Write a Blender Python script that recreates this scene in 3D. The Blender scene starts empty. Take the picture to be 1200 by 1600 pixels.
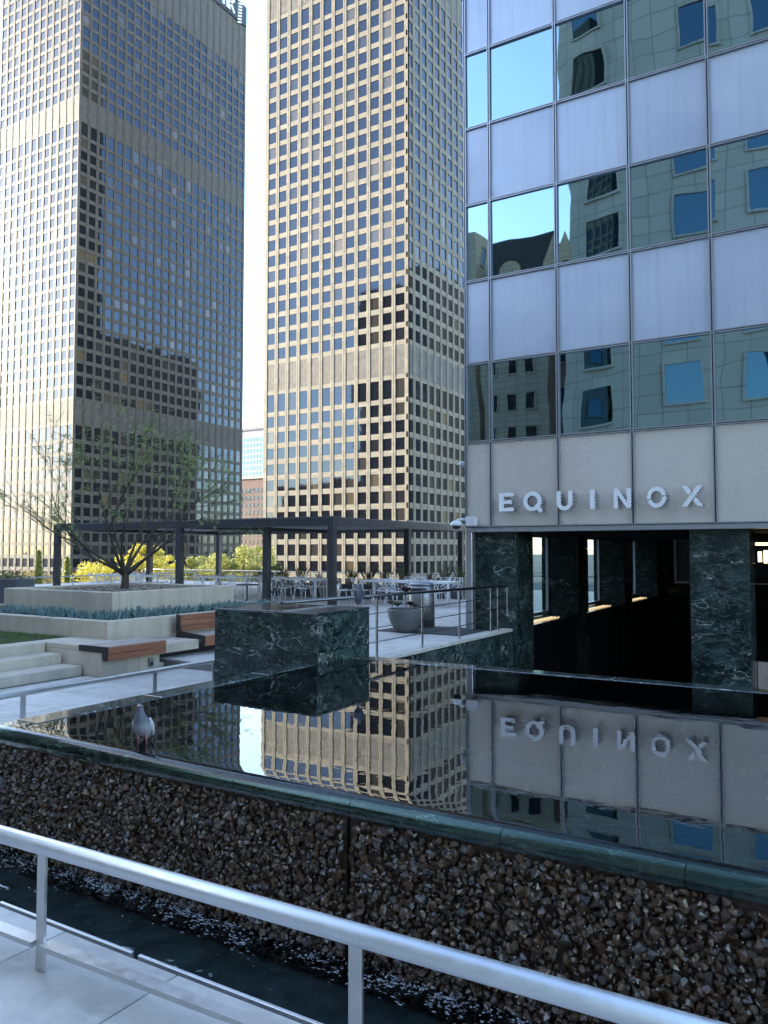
import bpy, bmesh, math, random
import numpy as np
from mathutils import Vector, Matrix
R = math.radians
random.seed(7)
SC = bpy.context.scene
COL = SC.collection

# ------------------------------------------------------------------ camera
EYE = Vector((0.0, 0.0, 1.70))
YAW, FPX, CX, CY, YH = R(31.1), 1225.0, 600.0, 800.0, 860.0
PITCH = math.atan((YH - CY) / FPX)
cam_d = bpy.data.cameras.new('camera')
cam_d.sensor_fit = 'HORIZONTAL'
cam_d.sensor_width = 36.0
cam_d.lens = 36.0 * FPX / 1200.0
cam_d.clip_start = 0.05
cam_d.clip_end = 6000
cam = bpy.data.objects.new('camera', cam_d)
cam.location = EYE
cam.rotation_euler = (R(90) + PITCH, 0, YAW)
COL.objects.link(cam)
SC.camera = cam

# ------------------------------------------------------------------ sky, sun, exposure
SUN_EL = R(20)
SUN_DIR = Vector((-0.95 * math.cos(SUN_EL), -0.312 * math.cos(SUN_EL), math.sin(SUN_EL)))   # towards the sun
W = bpy.data.worlds.new('World')
SC.world = W
W.use_nodes = True
wn = W.node_tree.nodes
wl = W.node_tree.links
sky = wn.new('ShaderNodeTexSky')
sky.sky_type = 'NISHITA'
sky.sun_disc = False
sky.sun_elevation = SUN_EL
sky.sun_rotation = math.atan2(SUN_DIR.x, SUN_DIR.y)
sky.altitude = 300
sky.air_density = 1.0
sky.dust_density = 1.0
sky.ozone_density = 1.4
wn['Background'].inputs['Strength'].default_value = 0.15
wl.new(sky.outputs[0], wn['Background'].inputs['Color'])
sun_d = bpy.data.lights.new('sun', 'SUN')
sun_d.energy = 2.0
sun_d.angle = R(0.5)
sun_d.color = (1.0, 0.90, 0.72)
sun = bpy.data.objects.new('sun', sun_d)
sun.rotation_euler = SUN_DIR.to_track_quat('Z', 'Y').to_euler()
sun.location = (-60, -80, 60)
COL.objects.link(sun)
SC.view_settings.view_transform = 'Standard'
SC.view_settings.look = 'None'
SC.view_settings.exposure = 2.65
SC.view_settings.gamma = 1.0
SC.view_settings.use_curve_mapping = False
SC.render.engine = 'CYCLES'
SC.cycles.use_denoising = True
SC.cycles.max_bounces = 8
SC.cycles.glossy_bounces = 5
SC.cycles.transmission_bounces = 6
SC.cycles.transparent_max_bounces = 8
SC.cycles.caustics_reflective = False
SC.cycles.caustics_refractive = False
SC.cycles.sample_clamp_indirect = 6.0

# ------------------------------------------------------------------ pixel -> place (a pixel gives a direction, a plane gives the distance)
_F = Vector((-math.sin(YAW), math.cos(YAW), 0))
_Rt = Vector((math.cos(YAW), math.sin(YAW), 0))
_FW = _F * math.cos(PITCH) + Vector((0, 0, 1)) * math.sin(PITCH)
_UP = Vector((0, 0, 1)) * math.cos(PITCH) - _F * math.sin(PITCH)
def ray(px, py):
    return _FW + _Rt * ((px - CX) / FPX) - _UP * ((py - CY) / FPX)
def on_z(px, py, z):
    d = ray(px, py); return EYE + d * ((z - EYE.z) / d.z)
def on_y(px, py, y):
    d = ray(px, py); return EYE + d * ((y - EYE.y) / d.y)
def on_x(px, py, x):
    d = ray(px, py); return EYE + d * ((x - EYE.x) / d.x)

# ------------------------------------------------------------------ mesh helpers
class MB:
    def __init__(s):
        s.v = []; s.f = []; s.m = []
        s.mi = 0
    def add(s, vs, fs):
        o = len(s.v); s.v.extend([tuple(p) for p in vs])
        for f in fs:
            s.f.append(tuple(i + o for i in f)); s.m.append(s.mi)
        return s
    def box(s, x0, x1, y0, y1, z0, z1):
        x0, x1 = min(x0, x1), max(x0, x1); y0, y1 = min(y0, y1), max(y0, y1); z0, z1 = min(z0, z1), max(z0, z1)
        v = [(x0,y0,z0),(x1,y0,z0),(x1,y1,z0),(x0,y1,z0),(x0,y0,z1),(x1,y0,z1),(x1,y1,z1),(x0,y1,z1)]
        return s.add(v, [(0,3,2,1),(4,5,6,7),(0,1,5,4),(1,2,6,5),(2,3,7,6),(3,0,4,7)])
    def cbox(s, x0, x1, y0, y1, z0, z1, c=0.006):
        """box with chamfered edges (24 verts)"""
        x0, x1 = min(x0, x1), max(x0, x1); y0, y1 = min(y0, y1), max(y0, y1); z0, z1 = min(z0, z1), max(z0, z1)
        c = min(c, (x1-x0)*.45, (y1-y0)*.45, (z1-z0)*.45)
        bm = bmesh.new()
        bmesh.ops.create_cube(bm, size=1)
        for v in bm.verts:
            v.co = Vector(((x0+x1)/2 + v.co.x*(x1-x0), (y0+y1)/2 + v.co.y*(y1-y0), (z0+z1)/2 + v.co.z*(z1-z0)))
        bmesh.ops.bevel(bm, geom=bm.edges[:], offset=c, segments=1, affect='EDGES')
        bm.verts.ensure_lookup_table()
        s.add([v.co.copy() for v in bm.verts], [[v.index for v in f.verts] for f in bm.faces])
        bm.free(); return s
    def bar(s, a, b, w, h, up=(0, 0, 1)):
        """rectangular bar from a to b; w across, h along up"""
        a = Vector(a); b = Vector(b); t = (b - a).normalized(); u = Vector(up)
        if abs(t.dot(u)) > .99: u = Vector((1, 0, 0))
        r = t.cross(u).normalized(); u = r.cross(t).normalized()
        v = []
        for p in (a, b):
            for i, j in ((-1,-1),(1,-1),(1,1),(-1,1)):
                v.append(p + r*(i*w/2) + u*(j*h/2))
        return s.add(v, [(3,2,1,0),(4,5,6,7),(0,1,5,4),(1,2,6,5),(2,3,7,6),(3,0,4,7)])
    def tube(s, pts, rad, n=8, cap=True):
        pts = [Vector(p) for p in pts]
        if not hasattr(rad, '__len__'): rad = [rad]*len(pts)
        v = []; prev = None
        for i, p in enumerate(pts):
            t = (pts[min(i+1, len(pts)-1)] - pts[max(i-1, 0)]).normalized()
            if prev is None:
                u = Vector((0,0,1)) if abs(t.z) < .95 else Vector((1,0,0))
                r = t.cross(u).normalized()
            else:
                r = (prev - t*prev.dot(t)).normalized()
            prev = r; u = r.cross(t)
            for k in range(n):
                a = 2*math.pi*k/n
                v.append(p + (r*math.cos(a) + u*math.sin(a))*rad[i])
        f = []
        for i in range(len(pts)-1):
            for k in range(n):
                f.append((i*n+k, i*n+(k+1)%n, (i+1)*n+(k+1)%n, (i+1)*n+k))
        if cap:
            f.append(tuple(range(n-1, -1, -1))); f.append(tuple((len(pts)-1)*n+k for k in range(n)))
        return s.add(v, f)
    def lathe(s, prof, n=24, c=(0,0,0), sx=1, sy=1):
        v = []
        for r, z in prof:
            for k in range(n):
                a = 2*math.pi*k/n
                v.append((c[0]+r*sx*math.cos(a), c[1]+r*sy*math.sin(a), c[2]+z))
        f = []
        for i in range(len(prof)-1):
            for k in range(n):
                f.append((i*n+k, i*n+(k+1)%n, (i+1)*n+(k+1)%n, (i+1)*n+k))
        f.append(tuple(range(n-1,-1,-1))); f.append(tuple((len(prof)-1)*n+k for k in range(n)))
        return s.add(v, f)
    def prism(s, poly, a, b, axis='y'):
        """poly: list of (u,w); extrude between a and b on the axis. y: (u,a,w); x: (a,u,w); z: (u,w,a)"""
        mk = {'y': lambda u,w,t: (u,t,w), 'x': lambda u,w,t: (t,u,w), 'z': lambda u,w,t: (u,w,t)}[axis]
        n = len(poly)
        v = [mk(u,w,a) for u,w in poly] + [mk(u,w,b) for u,w in poly]
        f = [tuple(range(n)), tuple(range(2*n-1, n-1, -1))] + [(i, n+i, n+(i+1)%n, (i+1)%n) for i in range(n)]
        return s.add(v, f)
    def mesh(s, name, mats, smooth=False, fix=False):
        me = bpy.data.meshes.new(name)
        me.from_pydata(s.v, [], s.f)
        for m in (mats if isinstance(mats, (list, tuple)) else [mats]): me.materials.append(m)
        if any(s.m): me.polygons.foreach_set('material_index', s.m)
        if fix:
            bm = bmesh.new(); bm.from_mesh(me); bmesh.ops.recalc_face_normals(bm, faces=bm.faces[:]); bm.to_mesh(me); bm.free()
        if smooth: me.polygons.foreach_set('use_smooth', [True]*len(me.polygons))
        me.update(); return me
    def build(s, name, mats, parent=None, smooth=False, fix=False, loc=None):
        return link(name, s.mesh(name, mats, smooth, fix), parent, loc)

def link(name, me, parent=None, loc=None, rot=None):
    o = bpy.data.objects.new(name, me)
    COL.objects.link(o)
    if parent is not None: o.parent = parent
    if loc is not None: o.location = loc
    if rot is not None: o.rotation_euler = rot
    return o
def tag(o, label=None, cat=None, group=None, kind=None):
    if label: o['label'] = label
    if cat: o['category'] = cat
    if group: o['group'] = group
    if kind: o['kind'] = kind
    return o
def thing(name, label, cat, loc=(0,0,0), rz=0.0, group=None):
    o = bpy.data.objects.new(name, None); COL.objects.link(o)
    o.empty_display_size = .2; o.location = loc; o.rotation_euler = (0,0,rz)
    return tag(o, label, cat, group)
def copy_tree(o, parent=None, loc=None, rz=None):
    c = o.copy(); COL.objects.link(c); c.parent = parent
    if loc is not None: c.location = loc
    if rz is not None: c.rotation_euler = (0,0,rz)
    for ch in list(o.children):
        copy_tree(ch, c)
    return c
def smooth_by_angle(o, deg=40):
    me = o.data
    me.polygons.foreach_set('use_smooth', [True]*len(me.polygons))
    try: me.set_sharp_from_angle(angle=R(deg))
    except Exception: pass

# ------------------------------------------------------------------ materials
class NT:
    def __init__(s, name):
        s.m = bpy.data.materials.new(name); s.m.use_nodes = True
        s.t = s.m.node_tree; s.n = s.t.nodes; s.p = s.n['Principled BSDF']; s.out = s.n['Material Output']
    def new(s, k, **kw):
        n = s.n.new(k)
        for a, b in kw.items(): setattr(n, a, b)
        return n
    def lk(s, a, b): s.t.links.new(a, b)
    def co(s, kind='Object', scale=(1,1,1), rot=(0,0,0)):
        if kind == 'World':
            src = s.new('ShaderNodeNewGeometry').outputs['Position']
        else:
            src = s.new('ShaderNodeTexCoord').outputs[kind]
        mp = s.new('ShaderNodeMapping'); mp.inputs['Scale'].default_value = scale; mp.inputs['Rotation'].default_value = rot
        s.lk(src, mp.inputs['Vector']); return mp.outputs[0]
    def noise(s, vec, scale, detail=4, rough=.55, dist=0.0):
        n = s.new('ShaderNodeTexNoise'); n.inputs['Scale'].default_value = scale
        n.inputs['Detail'].default_value = detail; n.inputs['Roughness'].default_value = rough
        n.inputs['Distortion'].default_value = dist
        s.lk(vec, n.inputs['Vector']); return n.outputs['Fac']
    def ramp(s, fac, stops, interp='LINEAR'):
        r = s.new('ShaderNodeValToRGB'); r.color_ramp.interpolation = interp
        el = r.color_ramp.elements
        while len(el) < len(stops): el.new(.5)
        for e, (p, c) in zip(el, stops):
            e.position = p; e.color = (c[0], c[1], c[2], 1) if hasattr(c, '__len__') else (c, c, c, 1)
        s.lk(fac, r.inputs[0]); return r.outputs[0]
    def mix(s, fac, a, b, mode='MIX'):
        n = s.new('ShaderNodeMix'); n.data_type = 'RGBA'; n.blend_type = mode
        for i, x in ((0, fac), (6, a), (7, b)):
            if hasattr(x, 'is_linked'): s.lk(x, n.inputs[i])
            elif i == 0: n.inputs[0].default_value = x
            else: n.inputs[i].default_value = (x[0], x[1], x[2], 1)
        return n.outputs[2]
    def math(s, op, a, b=0.0):
        n = s.new('ShaderNodeMath', operation=op)
        for i, x in ((0, a), (1, b)):
            if hasattr(x, 'is_linked'): s.lk(x, n.inputs[i])
            else: n.inputs[i].default_value = x
        return n.outputs[0]
    def bump(s, h, strength=.3, dist=.01, prev=None):
        b = s.new('ShaderNodeBump'); b.inputs['Strength'].default_value = strength; b.inputs['Distance'].default_value = dist
        s.lk(h, b.inputs['Height'])
        if prev is not None: s.lk(prev, b.inputs['Normal'])
        s.lk(b.outputs[0], s.p.inputs['Normal']); return b.outputs[0]
    def set(s, **kw):
        for k, v in kw.items():
            i = s.p.inputs[k.replace('_', ' ')]
            if hasattr(v, 'is_linked'): s.lk(v, i)
            elif hasattr(v, '__len__'): i.default_value = (v[0], v[1], v[2], 1)
            else: i.default_value = v
        return s
def lerp3(c, k): return tuple(min(1, x*k) for x in c)
def plain(name, col, rough=.5, metal=0.0, var=.12, scale=6.0, bump=.0, coord='World', spec=None):
    t = NT(name); v = t.co(coord)
    n = t.noise(v, scale, 5)
    t.set(Base_Color=t.ramp(n, [(.3, lerp3(col, 1-var)), (.7, lerp3(col, 1+var))]), Metallic=metal)
    t.set(Roughness=t.ramp(t.noise(v, scale*2.3, 3), [(.3, max(0, rough-.07)), (.7, min(1, rough+.07))]))
    if spec is not None: t.p.inputs['Specular IOR Level'].default_value = spec
    if bump: t.bump(t.noise(v, scale*12, 4), bump, .004)
    return t.m

M = {}
# concrete with pits, streaks and stains
def concrete(name, col, pit=True):
    t = NT(name); v = t.co('World')
    base = t.ramp(t.noise(v, 1.3, 6, .6), [(.28, lerp3(col, .80)), (.72, lerp3(col, 1.15))])
    streak = t.noise(t.co('World', (5, 5, .35)), 1.0, 4)
    base = t.mix(t.ramp(streak, [(.42, 0.0), (.72, .5)]), base, lerp3(col, .62))
    stain = t.ramp(t.noise(v, .55, 3), [(.62, 0.0), (.74, .45)])
    base = t.mix(stain, base, (col[0]*.85, col[1]*.68, col[2]*.42))
    vo = t.new('ShaderNodeTexVoronoi'); vo.inputs['Scale'].default_value = 16; t.lk(v, vo.inputs['Vector'])
    pits = t.ramp(vo.outputs['Distance'], [(.08, 1.0), (.17, 0.0)])
    gate = t.ramp(t.noise(v, 7, 2), [(.44, 0.0), (.52, 1.0)])
    pm = t.math('MULTIPLY', pits, gate)
    if pit: base = t.mix(pm, base, lerp3(col, .4))
    t.set(Base_Color=base, Roughness=.85)
    h = t.math('SUBTRACT', t.noise(v, 60, 4), pm)
    t.bump(h, .35, .006)
    return t.m
M['concrete'] = concrete('concrete', (.52, .455, .365))
M['concrete_pale'] = concrete('concrete_pale', (.50, .48, .44), False)

def paving(name, col, rnd=True):
    t = NT(name); v = t.co('World')
    base = t.ramp(t.noise(v, 2.2, 6, .62, .6), [(.3, lerp3(col, .78)), (.55, col), (.75, lerp3(col, 1.14))])
    if rnd:
        oi = t.new('ShaderNodeObjectInfo')
        base = t.mix(.5, base, t.ramp(oi.outputs['Random'], [(0, (.36,.36,.36)), (1, (.62,.62,.62))]), 'OVERLAY')
    sp = t.noise(v, 130, 2)
    base = t.mix(t.ramp(sp, [(.62, 0.0), (.72, .35)]), base, lerp3(col, .5))
    dirt = t.ramp(t.noise(v, 3.5, 6, .7, 1.4), [(.48, 0.0), (.75, .5)])
    base = t.mix(dirt, base, lerp3(col, .55))
    vein = t.ramp(t.noise(t.co('World', (1.2, 5, 5), (0,0,.6)), 3.0, 6, .6, 1.5), [(.52, 0.0), (.7, .35)])
    base = t.mix(vein, base, lerp3(col, 1.3))
    t.set(Base_Color=base, Roughness=t.ramp(t.noise(v, 9, 4), [(.3, .42), (.7, .68)]))
    t.bump(t.noise(v, 45, 5), .22, .004)
    return t.m
M['paving'] = paving('paving_stone', (.54, .51, .475))
M['paving_sheet'] = paving('paving_bed', (.20, .195, .19), False)
M['terrace_paving'] = paving('terrace_paving', (.52, .50, .47))

# dark green marble with pale veins
def marble(name, k=1.0, rough=.16, wet=False):
    t = NT(name)
    oi = t.new('ShaderNodeObjectInfo')
    src = t.new('ShaderNodeNewGeometry').outputs['Position']
    off = t.new('ShaderNodeCombineXYZ')
    t.lk(t.math('MULTIPLY', oi.outputs['Random'], 37.0), off.inputs[0]); t.lk(t.math('MULTIPLY', oi.outputs['Random'], 91.0), off.inputs[2])
    add = t.new('ShaderNodeVectorMath', operation='ADD'); t.lk(src, add.inputs[0]); t.lk(off.outputs[0], add.inputs[1])
    mp = t.new('ShaderNodeMapping'); mp.inputs['Rotation'].default_value = (.5, .7, .3); t.lk(add.outputs[0], mp.inputs[0])
    v = mp.outputs[0]
    cloud = t.noise(v, 1.9, 6, .6, 1.2)
    base = t.ramp(cloud, [(.28, (.006*k, .011*k, .012*k)), (.5, (.018*k, .032*k, .032*k)), (.72, (.05*k, .078*k, .074*k))])
    # warp for the veins
    wn_ = t.new('ShaderNodeTexNoise'); wn_.inputs['Scale'].default_value = 2.4; wn_.inputs['Detail'].default_value = 5; t.lk(v, wn_.inputs['Vector'])
    wv = t.new('ShaderNodeVectorMath', operation='MULTIPLY_ADD'); t.lk(wn_.outputs['Color'], wv.inputs[0]); wv.inputs[1].default_value = (.9,.9,.9); t.lk(v, wv.inputs[2])
    def veins(scale, wid, amt, col, base, rot, st, gs, g0):
        mm = t.new('ShaderNodeMapping'); mm.inputs['Scale'].default_value = (st, 1, 1); mm.inputs['Rotation'].default_value = rot; t.lk(add.outputs[0], mm.inputs[0])
        nn = t.noise(mm.outputs[0], scale, 5, .58, 1.1)
        line = t.ramp(t.math('ABSOLUTE', t.math('SUBTRACT', nn, .5)), [(0, 1.0), (wid, 0.0)])
        gate = t.ramp(t.noise(v, gs, 4, .6), [(g0, 0.0), (g0+.16, amt)])
        return t.mix(t.math('MULTIPLY', line, gate), base, col)
    base = veins(5.5, .035, .55, (.13*k, .19*k, .18*k), base, (.3, .75, .2), .35, 1.6, .40)
    base = veins(9.0, .045, .5, (.11*k, .16*k, .155*k), base, (.1, -.6, .5), .4, 2.2, .44)
    base = veins(2.6, .010, 1.0, (.62*k, .68*k, .64*k), base, (.2, .6, .1), .45, 2.4, .47)
    base = veins(4.2, .008, .9, (.50*k, .55*k, .52*k), base, (.5, -.35, .8), .5, 3.0, .52)
    t.set(Base_Color=base, Roughness=t.ramp(cloud, [(.3, rough), (.7, rough+.08)]))
    t.p.inputs['Specular IOR Level'].default_value = .5 if wet else .22
    t.bump(t.noise(v, 30, 3), .04, .002)
    if wet: t.p.inputs['Coat Weight'].default_value = 1.0; t.p.inputs['Coat Roughness'].default_value = .06
    return t.m
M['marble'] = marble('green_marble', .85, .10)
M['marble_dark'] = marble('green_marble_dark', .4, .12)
M['marble_wet'] = marble('wet_green_marble', 1.1, .10, True)
M['marble_pool'] = marble('pool_marble', .6, .4)
M['marble_pool'].node_tree.nodes['Principled BSDF'].inputs['Specular IOR Level'].default_value = .1

def steel(name, col, rough, dirt=.1, metal=1.0):
    t = NT(name); v = t.co('World')
    n = t.noise(v, 8, 5, .6)
    base = t.ramp(n, [(.3, lerp3(col, 1-dirt)), (.7, lerp3(col, 1+dirt*.5))])
    blotch = t.ramp(t.noise(v, 26, 4, .7), [(.45, 0.0), (.95, .12)])
    base = t.mix(blotch, base, lerp3(col, .7))
    t.set(Base_Color=base, Metallic=metal, Roughness=t.ramp(t.noise(v, 17, 4), [(.3, rough-.06), (.7, rough+.10)]))
    return t.m
M['rail_metal'] = steel('brushed_rail_metal', (.66, .675, .70), .42, .04)
M['post_metal'] = steel('post_metal', (.56, .555, .55), .34)
M['dark_rail'] = steel('dark_rail_metal', (.13, .13, .135), .3)
M['steel'] = steel('stainless_steel', (.27, .28, .30), .48, .06)
M['grey_metal'] = plain('grey_painted_metal', (.30, .315, .34), .45, .2, .1)
M['pergola'] = plain('charcoal_painted_metal', (.045, .047, .055), .42, .3, .12, 3)
M['white_paint'] = plain('white_powder_coat', (.84, .85, .86), .42, 0, .06, 9)
M['black'] = plain('black_metal', (.015, .015, .017), .45, 0, .2)
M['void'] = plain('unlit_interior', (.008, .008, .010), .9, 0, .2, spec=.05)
M['planter_grey'] = plain('charcoal_planter', (.075, .082, .095), .55, 0, .1)
M['bowl'] = plain('grey_fibre_cement', (.10, .105, .11), .62, 0, .14, 7, .1)
M['mortar'] = plain('brown_mortar', (.045, .026, .019), .6, 0, .35, 20, .4)
M['soil'] = plain('planting_soil', (.05, .038, .028), .95, 0, .4, 30, .6)
M['asphalt'] = plain('street_asphalt', (.05, .05, .052), .85, 0, .15, .3)
M['mat'] = plain('entrance_mat', (.035, .037, .042), .95, 0, .15, 40, .3)
M['camera_white'] = plain('camera_plastic', (.62, .64, .66), .35, 0, .05)
M['dome'] = plain('smoked_dome', (.02, .02, .022), .08, 0, .1)

def wood(name, col):
    t = NT(name); oi = t.new('ShaderNodeObjectInfo')
    v = t.co('World', (14, 1.2, 14))
    n = t.noise(v, 2.2, 6, .6, .8)
    base = t.ramp(n, [(.25, lerp3(col, .55)), (.5, col), (.78, lerp3(col, 1.35))])
    base = t.mix(.35, base, t.ramp(oi.outputs['Random'], [(0, (.35,.35,.35)), (1, (.68,.66,.62))]), 'OVERLAY')
    t.set(Base_Color=base, Roughness=.55); t.bump(n, .2, .003); return t.m
M['wood'] = wood('ipe_wood', (.27, .105, .055))
M['wood_weathered'] = wood('weathered_wood', (.36, .30, .26))

# ---- stone cladding of the towers: slabs of slightly different tone, fine streaks
def cladding(name, col, px=1.65, pz=1.3, var=.16):
    t = NT(name); pos = t.new('ShaderNodeNewGeometry').outputs['Position']
    sn = t.new('ShaderNodeVectorMath', operation='SNAP'); t.lk(pos, sn.inputs[0]); sn.inputs[1].default_value = (px, px, pz)
    w = t.new('ShaderNodeTexWhiteNoise'); w.noise_dimensions = '3D'; t.lk(sn.outputs[0], w.inputs['Vector'])
    base = t.ramp(w.outputs['Value'], [(0, lerp3(col, 1-var)), (.7, col), (.93, lerp3(col, 1+var*.6)), (1, lerp3(col, 1+var*1.5))])
    st = t.noise(t.co('World', (.9, .9, .07)), 1.0, 4)
    base = t.mix(t.ramp(st, [(.45, 0.0), (.75, .4)]), base, lerp3(col, .7))
    t.set(Base_Color=base, Roughness=.6)
    t.bump(t.noise(t.co('World'), 3, 3), .05, .02)
    return t.m
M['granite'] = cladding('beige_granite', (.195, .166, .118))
M['granite_shaded'] = cladding('shaded_granite', (.105, .093, .073))  # same granite as the other tower, its shade put into a darker colour
def tower_glass(name, island):
    t = NT(name)
    if island: rnd = t.new('ShaderNodeNewGeometry').outputs['Random Per Island']
    else: rnd = t.new('ShaderNodeObjectInfo').outputs['Random']
    base = t.ramp(rnd, [(0, (.010, .011, .014)), (.72, (.018, .018, .020)), (.82, (.04, .036, .03)), (.91, (.085, .07, .045)), (.97, (.14, .105, .055))], 'CONSTANT')
    t.set(Base_Color=base, Roughness=.03, IOR=1.62)
    t.p.inputs['Specular Tint'].default_value = (.55, .74, 1.0, 1)
    n = t.noise(t.co('World'), .35, 2)
    t.bump(n, .12, .06)
    return t.m
M['tower_pane'] = tower_glass('tower_window_glass', False)
M['tower_pane_mass'] = tower_glass('tower_window_glass_mass', True)
def louver_mat(name, col):
    t = NT(name)
    w = t.new('ShaderNodeTexWave'); w.wave_type = 'BANDS'; w.bands_direction = 'Z'; w.inputs['Scale'].default_value = 1.4; w.inputs['Distortion'].default_value = .2
    t.lk(t.co('World'), w.inputs['Vector'])
    n = t.noise(t.co('World'), .6, 4)
    b = t.ramp(n, [(.3, lerp3(col, .8)), (.7, lerp3(col, 1.15))])
    t.set(Base_Color=b, Roughness=.5, Metallic=.3); t.bump(w.outputs['Fac'], .8, .08); return t.m
M['louver'] = louver_mat('louver_metal', (.15, .14, .12))

# ---- mirror glass of the curtain wall
def mirror_glass(name, col, wob=.45, scale=.45):
    t = NT(name)
    oi = t.new('ShaderNodeObjectInfo')
    mp = t.new('ShaderNodeMapping'); t.lk(t.new('ShaderNodeNewGeometry').outputs['Position'], mp.inputs[0])
    cb = t.new('ShaderNodeCombineXYZ'); t.lk(t.math('MULTIPLY', oi.outputs['Random'], 50.0), cb.inputs[0]); t.lk(cb.outputs[0], mp.inputs['Location'])
    v = mp.outputs[0]
    base = t.mix(.12, col, t.ramp(oi.outputs['Random'], [(0, lerp3(col, .5)), (1, lerp3(col, 1.4))]))
    t.set(Base_Color=base, Metallic=1.0, Roughness=.012)
    t.bump(t.noise(v, scale, 2, .4), wob, .02)
    return t.m
M['curtain_glass'] = mirror_glass('teal_mirror_glass', (.24, .345, .39))
M['city_glass'] = mirror_glass('blue_window_glass', (.09, .15, .19), .1)

def metal_panel(name, col, rough, metal, streaks=.2):
    t = NT(name); oi = t.new('ShaderNodeObjectInfo'); v = t.co('World')
    cl2 = t.noise(t.co('World', (.5, .5, 1.0)), .9, 4)
    base = t.mix(.5, col, t.ramp(oi.outputs['Random'], [(0, lerp3(col, .8)), (1, lerp3(col, 1.12))]))
    st = t.noise(t.co('World', (7, 7, .3)), 1.0, 5)
    base = t.mix(t.ramp(st, [(.5, 0.0), (.8, streaks)]), base, lerp3(col, .72))
    base = t.mix(.35, base, t.ramp(cl2, [(.3, (.36,.36,.36)), (.7, (.62,.62,.62))]), 'OVERLAY')
    cl = t.noise(v, .8, 3)
    t.set(Base_Color=base, Metallic=metal, Roughness=t.ramp(cl, [(.3, rough-.04), (.7, rough+.06)]))
    return t.m
M['panel'] = metal_panel('anodised_panel', (.50, .56, .67), .40, .45, .5)
M['panel_low'] = metal_panel('satin_panel', (.80, .74, .70), .25, .5, .25)
M['mullion'] = plain('mullion_metal', (.42, .43, .47), .35, .8, .08)
M['gasket'] = plain('dark_gasket', (.03, .03, .035), .5, .2, .1)
M['sign_white'] = plain('sign_face_white', (.88, .89, .92), .4, .1, .04)
M['sign_dark'] = plain('sign_return_grey', (.10, .10, .11), .5, .3, .1)

# ---- water
def water(name, col, rip=.3, foam=False, ior=1.45):
    t = NT(name); t.n.remove(t.p)
    v = t.co('World')
    h1 = t.noise(t.co('World', (1, 1.6, 1), (0, 0, .3)), 3.2, 2, .5)
    h2 = t.noise(v, 17, 2, .5)
    h = t.math('ADD', t.math('MULTIPLY', h1, 1.0), t.math('MULTIPLY', h2, .12 if not foam else .5))
    b = t.new('ShaderNodeBump'); b.inputs['Strength'].default_value = rip; b.inputs['Distance'].default_value = .02; t.lk(h, b.inputs['Height'])
    fr = t.new('ShaderNodeFresnel'); fr.inputs['IOR'].default_value = ior; t.lk(b.outputs[0], fr.inputs['Normal'])
    gl = t.new('ShaderNodeBsdfGlossy'); gl.inputs['Roughness'].default_value = .008; gl.inputs['Color'].default_value = (.95, .97, 1, 1); t.lk(b.outputs[0], gl.inputs['Normal'])
    tr = t.new('ShaderNodeBsdfTransparent'); tr.inputs['Color'].default_value = (*col, 1)
    mx = t.new('ShaderNodeMixShader'); t.lk(fr.outputs[0], mx.inputs[0]); t.lk(tr.outputs[0], mx.inputs[1]); t.lk(gl.outputs[0], mx.inputs[2])
    t.lk(mx.outputs[0], t.out.inputs['Surface'])
    return t.m
M['water'] = water('pool_water', (.62, .80, .74), .026, ior=5.0)
M['trough_water'] = water('trough_water', (.35, .46, .46), .8, True, 1.7)
M['spill_water'] = water('spill_water', (.62, .80, .74), .03, ior=1.36)
M['foam'] = plain('white_water_foam', (.55, .60, .66), .3, 0, .2, 20, .4)
M['foam'].node_tree.nodes['Principled BSDF'].inputs['Alpha'].default_value = .42

# ---- wet stones of the cascade
def stone_mat(name, island):
    t = NT(name)
    rnd = t.new('ShaderNodeNewGeometry').outputs['Random Per Island'] if island else t.new('ShaderNodeObjectInfo').outputs['Random']
    base = t.ramp(rnd, [(0, (.022, .012, .008)), (.35, (.062, .034, .020)), (.62, (.10, .060, .036)), (.82, (.13, .085, .055)), (.93, (.085, .088, .095)), (.975, (.12, .08, .048)), (1, (.19, .145, .095))])
    v = t.co('World'); n = t.noise(v, 55, 4)
    base = t.mix(t.ramp(n, [(.4, 0.0), (.75, .5)]), base, (.03, .022, .018))
    t.set(Base_Color=base, Roughness=t.ramp(t.noise(v, 25, 3), [(.35, .22), (.7, .55)]))
    t.p.inputs['Coat Weight'].default_value = .35; t.p.inputs['Coat Roughness'].default_value = .14
    t.bump(t.noise(v, 70, 3), .5, .004); return t.m
M['stone'] = stone_mat('wet_stone', False)
M['stone_mass'] = stone_mat('wet_stone_mass', True)

# ---- plants
def leaf(name, c0, c1, c2, trans=.35):
    t = NT(name); rnd = t.new('ShaderNodeNewGeometry').outputs['Random Per Island']
    n = t.noise(t.co('World'), .5, 3)
    f = t.math('ADD', t.math('MULTIPLY', rnd, .6), t.math('MULTIPLY', n, .4))
    t.set(Base_Color=t.ramp(f, [(.15, c0), (.5, c1), (.85, c2)]), Roughness=.55)
    t.p.inputs['Transmission Weight'].default_value = 0
    tl = t.new('ShaderNodeBsdfTranslucent'); t.lk(t.p.inputs['Base Color'].links[0].from_socket, tl.inputs['Color'])
    mx = t.new('ShaderNodeMixShader'); mx.inputs[0].default_value = trans
    t.lk(t.p.outputs[0], mx.inputs[1]); t.lk(tl.outputs[0], mx.inputs[2]); t.lk(mx.outputs[0], t.out.inputs['Surface'])
    return t.m
M['leaf_yellow'] = leaf('yellow_leaves', (.52, .44, .05), (.70, .62, .09), (.78, .74, .22))
M['leaf_lime'] = leaf('yellow_green_leaves', (.20, .24, .05), (.45, .46, .13), (.66, .62, .24))
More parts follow.
